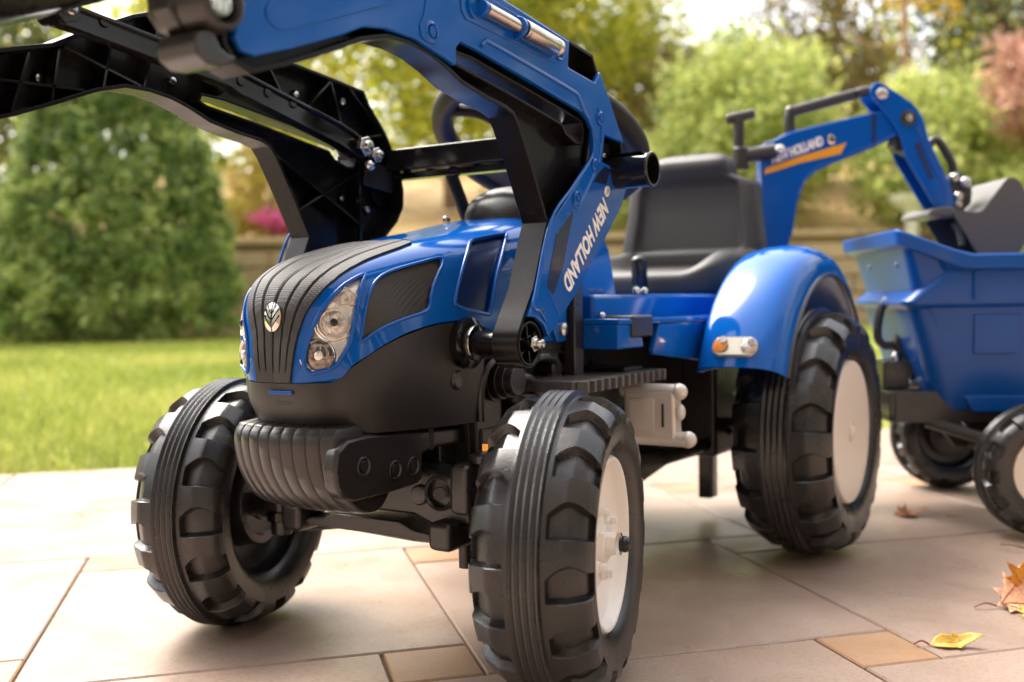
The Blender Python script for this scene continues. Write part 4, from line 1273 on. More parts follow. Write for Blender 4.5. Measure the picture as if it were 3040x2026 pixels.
# ------------------------------------------------------------------ front loader
ARM0 = [(.926,.498),(.918,.488),(.905,.485),(.875,.495),(.84,.509),(.80,.526),(.77,.5345),(.744,.535),(.72,.532),(.70,.5265),(.675,.517),(.64,.5105),(.61,.507),(.597,.503),(.589,.494),(.565,.455),(.541,.412),(.549,.395),(.568,.35),(.586,.325)]
HUBC, HUBR = (.577,.3015), .0205
hubarc = [(HUBC[0] + HUBR*math.cos(R(a)), HUBC[1] + HUBR*math.sin(R(a))) for a in range(40, -170, -15)]
ARM1 = [(.548,.312),(.49,.353),(.44,.397),(.392,.437),(.380,.455),(.379,.475),(.386,.502),(.41,.538),(.438,.566),(.448,.581),(.50,.5865),(.56,.592),(.62,.598),(.68,.6085),(.72,.611),(.76,.597),(.80,.578),(.84,.556),(.87,.5475),(.895,.54),(.915,.528),(.926,.515)]
ARM = ARM0 + hubarc + ARM1
SLOT = [(.684,.541),(.687,.534),(.678,.5305),(.60,.5205),(.507,.5065),(.498,.4985),(.478,.4925),(.466,.4935),(.4625,.503),(.466,.515),(.557,.5275),(.656,.5405)]
LOWEDGE = [(.693,.526),(.674,.517),(.616,.509),(.601,.507),(.592,.494)]
COVER = [(.922,.502),(.9155,.4945),(.905,.4935),(.875,.5035),(.825,.5225),(.801,.5335),(.776,.5375),(.741,.5375),(.703,.5305),(.689,.527),(.6885,.541),(.682,.547),(.656,.545),(.557,.532),(.478,.5215),(.463,.515),(.4555,.506),(.4555,.481),(.541,.411),(.569,.347),(.583,.3255),(.571,.325),(.557,.3175),(.5495,.306),(.499,.343),(.44,.3935),(.393,.4375),(.3825,.455),(.3805,.4715),(.437,.478),(.4305,.505),(.3865,.502),(.4385,.567),(.4505,.5545),(.505,.5595),(.5015,.5845),(.56,.5905),(.62,.5965),(.68,.6065),(.72,.609),(.76,.595),(.80,.576),(.84,.554),(.87,.5455),(.90,.5355),(.918,.522)]

def loader_arm(s_):
    e = lambda m_: m_ if s_ > 0 else m_.mirror_y()
    # web plate and flanged edges
    yw0, yw1 = (.139,.143) if s_ > 0 else (.154,.158)
    mb = MB().prism(ARM, yw0, yw1, holes=[SLOT])
    mb.wall(ARM, .0036, .1335, .1605, closed=True)
    mb.wall(SLOT, .0026, .1345, .1575, closed=True)
    mb.lathe([(HUBR,.1335),(HUBR,.1615),(HUBR-.002,.162),(HUBR-.0032,.160),(HUBR-.0032,.145)], 40, (HUBC[0],0,HUBC[1]))
    arm = e(mb).build('loader_arm', M['black_arm'], tractor, .0007, smooth=30)
    # pivot: spokes, boss, nut, stub axle
    piv = MB()
    for q in range(6):
        a = R(60*q + 22)
        c_, s2 = math.cos(a), math.sin(a)
        piv.prism([(HUBC[0]+c_*.007-s2*.0007, HUBC[1]+s2*.007+c_*.0007), (HUBC[0]+c_*.0175-s2*.0007, HUBC[1]+s2*.0175+c_*.0007),
                   (HUBC[0]+c_*.0175+s2*.0007, HUBC[1]+s2*.0175-c_*.0007), (HUBC[0]+c_*.007+s2*.0007, HUBC[1]+s2*.007-c_*.0007)], .144, .159)
    piv.lathe([(.0075,.143),(.0075,.1605),(.006,.161),(0,.161)], 24, (HUBC[0],0,HUBC[1]))
    e(piv).build('pivot_boss', M['black'], arm)
    nut = MB(); hexagon(nut, (HUBC[0],.161,HUBC[1]), (0,1,0), .0078, .006)
    e(nut).build('pivot_nut', M['steel'], arm, .0009)
    e(MB().lathe([(.0056,.167),(.005,.1685),(.0042,.1695),(.0042,.174),(.003,.1755),(0,.176)], 20, (HUBC[0],0,HUBC[1]))).build('pivot_bolt', M['steel'], arm)
    e(MB().lathe([(.024,.088),(.024,.097),(.019,.100),(.0155,.101),(.0155,.1045),(.0115,.106),(.0115,.1335)], 32, (HUBC[0],0,HUBC[1]))).build('pivot_shaft', M['black'], arm)
    e(MB().lathe([(.0165,.101),(.0170,.103),(.0165,.105)], 32, (HUBC[0],0,HUBC[1]))).build('pivot_washer', M['steel'], arm)
    return arm

arm_l = loader_arm(1)
arm_r = loader_arm(-1)
for s_, arm in ((1, arm_l), (-1, arm_r)):
    e = lambda m_: m_ if s_ > 0 else m_.mirror_y()
    cov = e(MB().prism(COVER, .1585, .1645)).build('arm_cover', M['blue'], arm, .0018, seg=3)
    Yc = .1645
    # shallow panels standing proud of the cover
    def pad(poly, h, nm='cover_panel', m_='blue', bev=.0007):
        return e(MB().prism(poly, Yc - .0005, Yc + h)).build(nm, M[m_], cov, bev)
    pad([(.897,.524),(.8955,.518),(.890,.5145),(.882,.5135),(.8305,.533),(.784,.5515),(.776,.557),(.772,.566),(.775,.578),(.80,.566),(.84,.546),(.88,.535),(.893,.530)], .0012)
    pad([(.7365,.5405),(.7285,.5375),(.719,.5375),(.711,.5425),(.706,.551),(.682,.585),(.678,.597),(.70,.603),(.722,.5965),(.7325,.557),(.738,.548)], .0014)
    pad([(.676,.566),(.6825,.572),(.683,.58),(.678,.589),(.65,.5925),(.512,.580),(.511,.5645),(.53,.558)], .0013)
    for x, z, r_ in ((.6655,.5787,.0098),(.526,.5689,.0078)):
        e(MB().lathe([(r_,0),(r_,.0028),(r_-.0009,.0033),(r_-.0022,.0028),(r_-.0026,.0012),(0,.0012)], 28, (x,Yc+.0005,z), (0,1,0))).build('cover_boss', M['blue'], cov, smooth=30)
    for x, z, r_ in ((.7236,.546,.0088),(.4424,.5199,.0072),(.455,.4725,.0066),(.4934,.4371,.0072)):
        e(MB().lathe([(r_,0),(r_*.97,.0016),(r_*.72,.0026),(r_*.66,.0014),(0,.0014)], 28, (x,Yc,z), (0,1,0))).build('cover_boss', M['blue'], cov, smooth=30)
        hx = MB(); hexagon(hx, (x,Yc+.0012,z), (0,1,0), r_*.5, .0016)
        e(hx).build('moulded_bolt', M['blue'], cov, .0003)
    # raised rails
    e(MB().tube(catmull([(.654,Yc,.5497),(.648,Yc,.5538),(.640,Yc,.5547),(.58,Yc,.548),(.500,Yc,.5385),(.487,Yc,.5345),(.476,Yc,.5225),(.466,Yc,.5165)], 5), .0021, 10)).build('cover_rail', M['blue'], cov)
    e(MB().tube(catmull([(.446,Yc,.5285),(.4385,Yc,.5245),(.4375,Yc,.5185),(.446,Yc,.478),(.486,Yc,.4315),(.494,Yc,.4285),(.5005,Yc,.4325)], 5), .0016, 10)).build('cover_rail', M['blue'], cov)
    e(MB().tube(catmull([(.4585,Yc,.509),(.4585,Yc,.482),(.500,Yc,.4475),(.543,Yc,.4125),(.571,Yc,.350),(.577,Yc,.334),(.566,Yc,.330),(.556,Yc,.321)], 5), .0016, 10)).build('cover_rail', M['blue'], cov)
    # silver hydraulic ram lying in its cradle
    e(MB().cyl((.6545,Yc+.0055,.5785),(.6005,Yc+.0055,.5745),.0058,n=24)).build('ram_rod', M['cylfoil'], cov)
    ram = MB()
    a, b = Vector((.5985,Yc+.0068,.5742)), Vector((.5375,Yc+.0068,.5692))
    d_ = (b-a).normalized()
    prof = [(0,0),(.0082,0),(.0086,.002),(.0082,.0035),(.0086,.006),(.0086,.054),(.008,.0555),(.0086,.057),(.0084,.0605),(0,.0612)]
    e(ram.lathe(prof, 28, a, d_)).build('ram_cylinder', M['cylfoil'], cov, smooth=30)
    e(MB().cyl((.6045,Yc+.004,.5748),(.5995,Yc+.004,.5744),.0098,n=28)).build('ram_collar', M['blue'], cov, .001)
    e(MB().cyl((.660,Yc+.004,.5789),(.6535,Yc+.004,.5784),.0068,n=24)).build('ram_collar', M['blue'], cov, .001)
    # small bolt holes
    for x, z in ((.5088,.4182),(.5295,.401),(.5609,.3292)):
        e(MB().lathe([(.0036,0),(.0036,.0005),(.0026,.0006),(.0022,-.001),(0,-.001)], 18, (x,Yc,z), (0,1,0))).build('screw_hole', M['grey'], cov)
    # sticker with the maker's lettering
    st = [(.434,.4735),(.3925,.4688),(.3865,.4605),(.396,.441),(.44,.3985),(.499,.3485),(.532,.3265),(.553,.3515),(.5335,.4015),(.487,.4365),(.465,.4525)]
    e(MB().prism(st, Yc-.0004, Yc+.00035)).build('sticker', M['print_blue'], cov)
    e(MB().prism([(.500,.425),(.5335,.4005),(.5525,.352),(.541,.345),(.5215,.372)], Yc, Yc+.0006)).build('sticker_shade', M['print_dark'], cov)
    e(MB().prism([(.458,.4562),(.447,.4655),(.434,.4732),(.420,.4716),(.431,.4555)], Yc, Yc+.0006)).build('sticker_shade', M['print_dark'], cov)
    t_me = text_mesh('NEW HOLLAND', .0148, shear=.16, offset=.0005, extrude=.0003, spacing=1.0)
    w_ = max(v.co.x for v in t_me.vertices) - min(v.co.x for v in t_me.vertices)
    p0, p1 = Vector((.4375, 0, .4425)), Vector((.5235, 0, .3585))
    k_ = (p1-p0).length / w_
    t_me.transform(Matrix.Diagonal((k_, k_*1.5, 1, 1)))
    dx = (p1-p0).normalized()
    if s_ > 0:
        ty = Vector((dx.z, 0, -dx.x)); ty = ty if ty.x < 0 else -ty
        place_text('lettering', t_me, M['print_white'], cov, p0 + Vector((0,Yc+.0009,0)), dx, ty)
        leaf_badge(cov, (.4318-.002,Yc+.0007,.4487), dx.cross(Vector((0,1,0)))*-1 if False else Vector((-dx.z,0,dx.x))*-1, -dx, .0062, M['print_white'], M['print_dark'], 'printed_badge')
    else:
        place_text('lettering', t_me, M['print_white'], cov, Vector((p1.x,-Yc-.0009,p1.z)), -dx, Vector((-dx.z,0,dx.x)) if -dx.z < 0 else Vector((dx.z,0,-dx.x)))
    # gap at the back of the cover: dark bracket with a screw
    e(MB().prism([(.440,.477),(.3835,.4715),(.3865,.502),(.4315,.506)], .1432, .1475)).build('rear_bracket', M['black_satin'], arm, .001)
    e(MB().lathe([(.0058,0),(.0054,.003),(.003,.0045),(0,.005)], 20, (.4035,.1475,.4865), (0,1,0))).build('bracket_screw', M['steel'], arm)
    # top corner pocket
    e(MB().lathe([(.004,0),(.0037,.002),(0,.003)], 16, (.472,.1432,.568), (0,1,0))).build('pocket_screw', M['steel'], arm)

# ribs and screws on the inner side of the far arm
ribs = [[(.8597,.5464),(.8765,.4965)],[(.92,.5187),(.81,.5245)],[(.8325,.5545),(.8405,.511)],[(.8275,.5576),(.7518,.5378)],[(.7783,.586),(.7911,.5285)],[(.7282,.605),(.7486,.5375)],
        [(.69,.608),(.66,.545)],[(.66,.545),(.60,.594)],[(.60,.594),(.557,.5335)],[(.557,.5335),(.50,.585)],[(.50,.5865),(.478,.5225)],[(.47,.583),(.4205,.545)],[(.478,.5225),(.4105,.538)],[(.585,.494),(.455,.43)],[(.555,.44),(.455,.49)],[(.56,.36),(.44,.41)],[(.455,.50),(.455,.39)]]
for rb in ribs:
    MB().wall([(a, b) for a, b in rb], .0022, -.1555, -.136).build('arm_rib', M['black'], arm_r)
for x, z in ((.8424,.5308),(.7046,.5519),(.5401,.5655),(.4468,.5735-.004),(.4255,.4499),(.47,.46)):
    MB().lathe([(.0052,0),(.005,.002),(.0035,.004),(0,.0048)], 18, (x,-.153,z), (0,1,0)).build('arm_screw', M['steel'], arm_r)
for s_, arm in ((1, arm_l), (-1, arm_r)):
    # front end: pivot lug, rubber ring and chrome bolt of the bucket
    e = lambda m_: m_ if s_ > 0 else m_.mirror_y()
    e(MB().lathe([(.0180,.150),(.0180,.170),(.016,.174),(.0135,.1745),(.0120,.170),(.0112,.164)], 36, (.9385,0,.5180))).build('bucket_bush', M['black_satin'], arm, smooth=30)
    e(MB().lathe([(.0108,.158),(.0108,.168),(.0085,.1715),(0,.173)], 28, (.9385,0,.5180))).build('bucket_bolt', M['chrome'], arm, smooth=40)

xb = MB().box(.392,.410,-.134,.134,.4935,.5195).build('cross_beam', M['black'], tractor, .002)
MB().box(.386,.402,-.13,.13,.4845,.4925).build('beam_lip', M['black'], xb, .001)
for q in range(8):
    MB().box(.3865,.4015,-.115+q*.033,-.1135+q*.033,.4925,.4938).build('beam_rib', M['black'], xb)
# handle tube through the loader's rear brackets
ht = MB().lathe([(.0172,.1475),(.0172,.2005),(.0178,.2025),(.0172,.2045),(.0150,.2045),(.0148,.150)], 40, (.4035,0,.4705)).build('handle_tube', M['black'], tractor, smooth=30)
MB().box(.400,.4125,.1535,.1965,.4872,.4885).build('tube_mark', M['black'], ht)
MB().lathe([(.0172,-.1475),(.0172,-.2005),(.0178,-.2025),(.0172,-.2045),(.0150,-.2045),(.0148,-.150)], 40, (.4035,0,.4705)).build('handle_tube', M['black'], tractor, smooth=30)

# bucket levelling links just inside each arm
for s_ in (1, -1):
    e = lambda m_: m_ if s_ > 0 else m_.mirror_y()
    y0, y1 = .1035, .119
    L1 = [(.862,.5765),(.858,.5835),(.846,.5855),(.836,.5825),(.680,.5655),(.664,.565),(.655,.5605),(.52,.5315),(.487,.5205),(.478,.512),(.482,.503),(.492,.501),(.523,.5115),(.652,.5405),(.662,.542),(.675,.5475),(.838,.5665),(.852,.5675)]
    lk = e(MB().prism(L1, y0+.004, y1-.004)).build('bucket_link', M['black'], tractor, .001)
    rim = MB().wall(L1, .0028, y0, y1, closed=True)
    e(rim).build('link_flange', M['black'], lk, .0004)
    for x in (.66, .625, .59, .70, .81):
        zc = .554 + (x-.66)*.155
        e(MB().lathe([(.005,0),(.0045,.001),(.0035,.0012),(0,.0006)], 18, (x,y0+.0035,zc), (0,-1,0))).build('moulding_mark', M['black'], lk)
    for x, z, r_ in ((.490,.511,.0115),(.472,.5035,.009)):
        n1 = MB(); hexagon(n1, (x,y0-.002,z), (0,-1,0), r_, .007)
        n1.lathe([(r_*.55,0),(r_*.5,.005),(0,.006)], 16, (x,y0-.009,z), (0,-1,0))
        e(n1).build('link_nut', M['steel'], lk, .0012)
    for x, z, r_ in ((.462,.519,.0085),(.448,.497,.0065)):
        n1 = MB().lathe([(r_,0),(r_*.9,.004),(r_*.5,.007),(0,.008)], 18, (x,.128,z), (0,-1,0))
        e(n1).build('link_bolt', M['chrome'], lk)

# bucket: its rear corner dips into view above the far arm
bprof = catmull([(a, 0, b) for a, b in ((.818,.606),(.835,.5885),(.862,.573),(.894,.5565),(.95,.541),(1.03,.538),(1.09,.565),(1.11,.62))], 6)
BY = [-.178,-.174,-.12,-.06,0,.06,.12,.174,.178]
o_rows = [[Vector((q.x, y, q.z + (.004 if abs(y) > .176 else 0))) for q in bprof] for y in BY]
i_rows = [[Vector((q.x + .002, y, q.z + .0055)) for q in bprof] for y in BY]
bk = MB().grid(o_rows); bk.grid(i_rows)
for a, b in ((0, 0), (-1, -1)):
    bk.grid([o_rows[a], i_rows[b]])
bk.grid([[r_[0] for r_ in o_rows], [r_[0] for r_ in i_rows]]); bk.grid([[r_[-1] for r_ in o_rows], [r_[-1] for r_ in i_rows]])
bucket = bk.build('loader_bucket', M['black'], tractor, smooth=40)
for s_ in (1, -1):
    e = lambda m_: m_ if s_ > 0 else m_.mirror_y()
    e(MB().prism([(q.x, q.z) for q in bprof] + [(1.06,.66),(.84,.64)], .172, .178)).build('bucket_side', M['black'], bucket, .001)
    e(MB().prism([(.900,.53),(.915,.56),(.948,.558),(.958,.535),(.957,.512),(.949,.503),(.930,.5025)], .128, .1325)).build('bucket_bracket', M['black_satin'], bucket, .002)
    e(MB().prism([(.9455,.5015),(.9530,.4985),(.9565,.4915),(.954,.4845),(.946,.4805),(.936,.4808),(.926,.4855),(.923,.4895),(.930,.4892),(.9365,.4922),(.9405,.4995)], .1340, .1680)).build('bucket_strap', M['black_satin'], bucket, .002)
    e(MB().prism([(.925,.529),(.940,.540),(.956,.533),(.959,.513),(.953,.503),(.945,.5005),(.937,.5015)], .1330, .1520)).build('bucket_lug', M['black_satin'], bucket, .003)
    pn = MB().cyl((.852,.098,.5765),(.852,.126,.5765),.0095,n=24)
    pn.cyl((.852,.094,.5765),(.852,.098,.5765),.012,n=6)
    e(pn).build('bucket_pin', M['black'], bucket, .001)
    e(MB().lathe([(.006,0),(.0055,.004),(0,.006)], 18, (.852,.094,.5765), (0,-1,0))).build('pin_bolt', M['steel'], bucket)

# ------------------------------------------------------------------ backhoe, swung round to the left
HOE_A = math.atan2(.84747, -.53084)
hoe = empty('backhoe', (-.315, .05, 0), HOE_A, tractor)
# in its own frame: x along the boom, -y towards the near side, z up
TW = MB().prism([(.022,.30),(.022,.591),(.030,.5955),(.042,.599),(.056,.606),(.072,.613),(.139,.628),(.207,.642),(.255,.648),(.268,.646),(.276,.637),(.276,.624),(.268,.615),(.252,.604),(.207,.583),(.139,.558),(.113,.546),(.096,.530),(.085,.508),(.074,.46),(.062,.40),(.058,.30)], -.019, .019)
boom = TW.build('boom', M['blue'], hoe, .004, seg=3)
for yy in (-.0192, .0192):
    sgn = -1 if yy < 0 else 1
    edge = [(.078,.49),(.088,.522),(.104,.545),(.139,.5645),(.207,.589),(.25,.608)]
    MB().tube(catmull([(a, yy, b) for a, b in edge], 5), .0018, 8).build('boom_bead', M['blue'], boom)
    MB().tube(catmull([(.070,yy,.44),(.078,yy,.49)], 5), .0018, 8).build('boom_bead', M['blue'], boom)
    MB().prism([(.205,.640),(.2115,.6415),(.2115,.587),(.205,.584)], yy-.001, yy+.001).build('boom_step', M['blue_deep'], boom)
    MB().prism([(.026,.543),(.030,.553),(.085,.571),(.163,.5925),(.153,.5745),(.085,.560),(.04,.546)], yy-.0009, yy+.0009).build('swoosh', M['orange'], boom)
t_me = text_mesh('NEW HOLLAND', .0135, shear=.2, offset=.0007, extrude=.0003, spacing=.95)
w_ = max(v.co.x for v in t_me.vertices) - min(v.co.x for v in t_me.vertices)
a_, b_ = Vector((.040,-.0202,.5605)), Vector((.126,-.0202,.5905))
k_ = (b_-a_).length/w_
t_me.transform(Matrix.Diagonal((k_, k_*1.6, 1, 1)))
dx = (b_-a_).normalized()
place_text('lettering', t_me, M['print_white'], boom, a_, dx, Vector((-dx.z, 0, dx.x)))
leaf_badge(boom, (.1375,-.0195,.5985), dx, Vector((-dx.z, 0, dx.x)), .0085, M['chrome'], M['print_dark'], 'printed_badge')
MB().box(.012,.065,-.05,.05,.22,.32).build('swing_post', M['black_satin'], hoe, .004)
MB().box(-.03,.07,-.02,.10,.24,.30).build('swing_mount', M['black_satin'], hoe, .004)
dip = MB()
DPY = [(.199,.672),(.201,.682),(.208,.689),(.217,.690),(.229,.683),(.27,.655),(.281,.642),(.288,.628),(.298,.594),(.329,.527),(.341,.496),(.338,.483),(.324,.480),(.306,.486),(.258,.566),(.249,.600),(.238,.620),(.214,.652)]
for y0, y1 in ((-.0265,-.0205),(.0205,.0265)):
    dip.prism(DPY, y0, y1)
dip.prism([(.215,.667),(.229,.676),(.268,.650),(.28,.632),(.29,.594),(.322,.526),(.333,.497),(.33,.488),(.318,.520),(.282,.596),(.272,.622),(.262,.636)], -.0203, .0203)
dipper = dip.build('dipper_arm', M['blue'], hoe, .0025)
for sgn in (-1, 1):
    MB().lathe([(.013,0),(.0125,.003),(.009,.0045),(.0085,.002),(0,.002)], 24, (.262,.0265*sgn,.630), (0,sgn,0)).build('dipper_pin', M['black_satin'], dipper)
    MB().lathe([(.007,0),(.006,.004),(0,.005)], 18, (.262,.0283*sgn,.630), (0,sgn,0)).build('pin_screw', M['steel'], dipper)
    MB().lathe([(.0105,0),(.010,.003),(.006,.006),(0,.007)], 20, (.2185,.0265*sgn,.670), (0,sgn,0)).build('pin_screw', M['steel'], dipper)
    MB().prism([(.272,.585),(.281,.592),(.304,.532),(.297,.529)], .0262*sgn, .0275*sgn).build('dipper_slot', M['blue_deep'], dipper, .0004)
    MB().tube(catmull([(.278,.0268*sgn,.617),(.2905,.0268*sgn,.585),(.316,.0268*sgn,.53),(.325,.0268*sgn,.502)], 5), .0016, 8).build('dipper_bead', M['blue'], dipper)
hb_ = MB().tube(catmull([(.0745,0,.605),(.0740,0,.636),(.0765,0,.6465),(.0885,0,.651),(.135,0,.663),(.196,0,.6785)], 5), .0092, 14)
hbr = hb_.build('operating_handle', M['black_satin'], hoe)
MB().sph((.0765,0,.6485), .0105, 14).build('handle_knuckle', M['black_satin'], hbr)
MB().cyl((.183,-.012,.6745),(.203,-.012,.679),.0085,n=16).build('handle_collar', M['black_satin'], hbr, .002)
tl = MB().cyl((-.0115,0,.56),(-.0108,0,.638),.0092,n=18).build('swing_lever', M['black_satin'], hoe, .002)
MB().cyl((-.032,0,.6365),(.0155,0,.6465),.0085,n=18).build('lever_grip', M['black_satin'], tl, .003)
pv = MB().cyl((-.010,-.013,.5735),(.046,-.024,.5805),.0125,n=24).build('boom_pivot', M['black_satin'], hoe, .002)
MB().cyl((-.012,-.016,.55),(-.012,-.016,.588),.013,n=20).build('pivot_sleeve', M['black_satin'], hoe, .003)
MB().lathe([(.0095,0),(.009,.004),(.005,.008),(0,.009)], 22, (.049,-.0305,.5805), (0,-1,0)).build('pivot_nut', M['chrome'], hoe)
hl_ = MB().tube(catmull([(.306,0,.586),(.314,0,.5965),(.324,0,.5945),(.335,0,.578),(.3465,0,.556),(.3475,0,.535),(.344,0,.520)], 6), .0072, 12).build('bucket_handle', M['black_satin'], hoe)
MB().box(.246,.262,-.0155,.0155,.578,.604).build('dipper_stop', M['black_satin'], hoe, .003)
MB().prism([(.238,.588),(.246,.606),(.276,.588),(.268,.570)], -.012, .012).build('stop_buffer', M['grey'], hoe, .003)
# digging bucket
hb = MB()
BP = [(.322,.470),(.330,.476),(.364,.472),(.384,.494),(.406,.522),(.4135,.5265),(.4225,.5245),(.432,.515),(.444,.485),(.447,.452),(.440,.425),(.425,.402),(.40,.388),(.372,.386)]
bpd_ = catmull([(a, 0, b) for a, b in BP], 4)
rows = [[Vector((q.x, y, q.z)) for q in bpd_] for y in (-.062,-.060,.060,.062)]
hb.grid(rows)
c_ = Vector((.392, 0, .45))
hb.grid([[Vector((c_.x+(q.x-c_.x)*.93, y, c_.z+(q.z-c_.z)*.93)) for q in bpd_] for y in (-.062,-.060,.060,.062)])
for y in (-.0625, .0595):
    hb.prism([(q.x, q.z) for q in bpd_], y, y+.003)
hbk = hb.build('digging_bucket', M['grey'], hoe, smooth=45)
MB().prism([(.281,.4665),(.284,.4745),(.294,.480),(.318,.482),(.329,.478),(.330,.470),(.322,.4655)], -.060, .060).build('bucket_lip', M['grey'], hbk, .003)
MB().prism([(.336,.478),(.332,.50),(.340,.535),(.352,.543),(.366,.532),(.374,.510),(.372,.49),(.358,.476)], -.016, .016).build('bucket_knuckle', M['black_satin'], hoe, .004)
for x, z, r_ in ((.360,.5235,.0105),(.345,.500,.0085),(.337,.531,.0085),(.3445,.487,.0075)):
    MB().lathe([(r_,0),(r_*.95,.004),(r_*.6,.008),(0,.0095)], 20, (x,-.0165 if r_ > .009 else -.0272,z), (0,-1,0)).build('knuckle_bolt', M['steel'], hoe)
MB().tube(catmull([(.330,-.045,.455),(.338,-.045,.445),(.344,-.045,.42)], 4), .0058, 12).build('bucket_tooth', M['grey'], hbk)

# ================================================================== trailer, parked across the tractor's tail
TR_A = math.atan2(.87721, -.48011)
trailer = empty('toy_trailer', (-.39, .39, 0), TR_A)
tag(trailer, 'blue tipping toy trailer on black frame at the right edge', 'toy trailer')
UB = .42
def tub_ring(uf, hw, z, r=.02, zfun=None, n=6):
    """rounded plan rectangle from the front uf to the tail; front is -x"""
    pts = []
    ub = UB + (-.14 - uf)*.6
    for cx, cy, a0 in ((uf+r, -hw+r, 180), (ub-r, -hw+r, 270), (ub-r, hw-r, 0), (uf+r, hw-r, 90)):
        for i in range(n+1):
            a = R(a0 + 90*i/n)
            x, y = cx + r*math.cos(a), cy + r*math.sin(a)
            pts.append(Vector((x, y, z + (zfun(x) if zfun else 0))))
    # extra points along the long sides so the rim can climb at the front
    out = []
    for i, p in enumerate(pts):
        q = pts[(i+1) % len(pts)]
        out.append(p)
        if (q-p).length > .1:
            m = 24
            out += [p.lerp(q, j/m) + Vector((0,0,(zfun(p.lerp(q, j/m).x) - (zfun(p.x)*(1-j/m)+zfun(q.x)*j/m)) if zfun else 0)) for j in range(1, m)]
        else:
            out += []
    return out
climb = lambda x: .037*min(1.0, max(0.0, (-.064 - x)/.098))
seq = [(-.070,.095,.163,.03,None),(-.088,.104,.170,.03,None),(-.100,.110,.195,.03,None),(-.135,.126,.318,.022,None),(-.147,.137,.325,.02,None),(-.1475,.139,.330,.02,None),
       (-.098,.140,.372,.02,None),(-.100,.150,.3745,.012,climb),(-.161,.1535,.376,.012,climb),(-.1635,.1540,.394,.01,climb),(-.1615,.1515,.397,.01,climb),(-.153,.143,.3965,.01,climb),
       (-.150,.140,.388,.012,climb),(-.126,.131,.330,.02,None),(-.09,.104,.20,.03,None),(-.07,.09,.172,.03,None)]
def regular(ring, n=160):
    """resample a closed ring by arc length, starting at the same corner"""
    L = [0.0]
    for a, b in zip(ring, ring[1:] + ring[:1]): L.append(L[-1] + (b-a).length)
    return L
rings = [tub_ring(*q) for q in seq]
tub = MB().grid(rings, closed_v=True)
tub.f.append(tuple(range(len(rings[0])))); o_ = (len(rings)-1)*len(rings[0])
tub.f.append(tuple(range(o_, o_+len(rings[0]))))
tubo = tub.build('tub', M['blue_tub'], trailer, smooth=35)
for s_ in (-1, 1):
    for q in range(4):
        x0 = -.046 + q*.105
        # raised panel on the sloping lower wall
        P = lambda x, z, h: Vector((x, s_*(.110 + (z-.195)/.123*.016 + h), z))
        pts = [(x0,.31),(x0+.066,.31),(x0+.063,.252),(x0+.003,.252)]
        MB().add([P(a,b,-.002) for a,b in pts] + [P(a,b,.0035) for a,b in pts], [(0,1,2,3),(7,6,5,4),(0,4,5,1),(1,5,6,2),(2,6,7,3),(3,7,4,0)]).build('side_panel', M['blue_tub'], tubo, .0015)
    for q in range(6):
        x0 = -.052 + q*.08
        MB().prism([(s_*.1385,.332),(s_*.1435,.333),(s_*.1445,.372),(s_*.140,.372)], x0, x0+.006, 'x').build('rim_rib', M['blue_tub'], tubo, .001)
    MB().prism([(-.055,.19),(-.04,.165),(.09,.165),(.105,.19)], s_*.09, s_*.112).build('tub_foot', M['blue_tub'], tubo, .003)
# lamps under the front lip
for y in (-.075, .065):
    MB().sph((-.128, y, .384), .012, 14, (1.2,2.2,.7)).build('front_lamp', M['blue_tub'], tubo, smooth=60)
    MB().sph((-.1365, y, .386), .0062, 12).build('lamp_lens', M['chrome'], tubo)
frm = MB().box(-.158,UB-.02,-.10,-.062,.150,.1625).box(-.158,UB-.02,.062,.10,.150,.1625).box(-.158,-.12,-.10,.10,.1502,.195).build('trailer_frame', M['black_satin'], trailer, .002)
MB().box(-.150,UB-.03,-.102,-.098,.150,.196).build('frame_rail', M['black_satin'], frm, .001)
MB().box(-.150,UB-.03,.098,.102,.150,.196).build('frame_rail', M['black_satin'], frm, .001)
MB().prism([(-.17,.155),(-.17,.185),(-.40,.175),(-.40,.155)], .055, .095).build('drawbar', M['black_satin'], frm, .003)
MB().lathe([(.03,.0),(.03,.02),(.014,.021),(.014,0)], 24, (-.405,.075,.155), (0,0,1)).build('tow_eye', M['black_satin'], frm)
tip = MB().prism([(-.138,.195),(-.125,.195),(-.116,.24),(-.104,.30),(-.085,.372),(-.097,.376),(-.118,.305),(-.132,.24)], -.030, -.012).build('tipping_lever', M['black_satin'], trailer, .003)
MB().tube(catmull([(-.112,-.021,.312),(-.128,-.021,.333),(-.142,-.021,.328),(-.150,-.021,.305),(-.152,-.021,.275),(-.143,-.021,.262),(-.128,-.021,.262)], 6), .0065, 12).build('lever_loop', M['black_satin'], tip)
MB().lathe([(.0085,0),(.008,.004),(0,.007)], 18, (-.094,-.030,.366), (0,-1,0)).build('lever_bolt', M['steel'], tip)
MB().sph((-.128,-.032,.235), .012, 14, (.8,.8,1.6)).build('lever_release', M['steel'], tip)
MB().box(-.152,-.105,-.05,.02,.195,.238).build('lever_mount', M['black_satin'], tip, .003)
MB().cyl((-.115,-.05,.2035),(-.06,-.05,.2035),.007,n=14).build('latch_bar', M['steel'], tip, .002)
ttyre = tyre_mesh('tyre', .094, .72, lugs=14, per=22, ph=(.1,.6))
for s_ in (-1, 1):
    wh = empty('trailer_wheel', (.026, .19*s_, .094), 0, trailer)
    link('tyre', ttyre, M['tyre'], wh)
    hub = lambda mb: (mb if s_ > 0 else mb.mirror_y())
    hub(MB().lathe([(.0535,.022),(.053,.0285),(.050,.029),(.04,.0265),(.012,.027),(.010,.031),(0,.032)], 48)).build('hub_disc', M['cream'], wh, smooth=40)
    hub(inner_hub(MB(), .72)).build('inner_hub', M['black_satin'], wh, smooth=40)
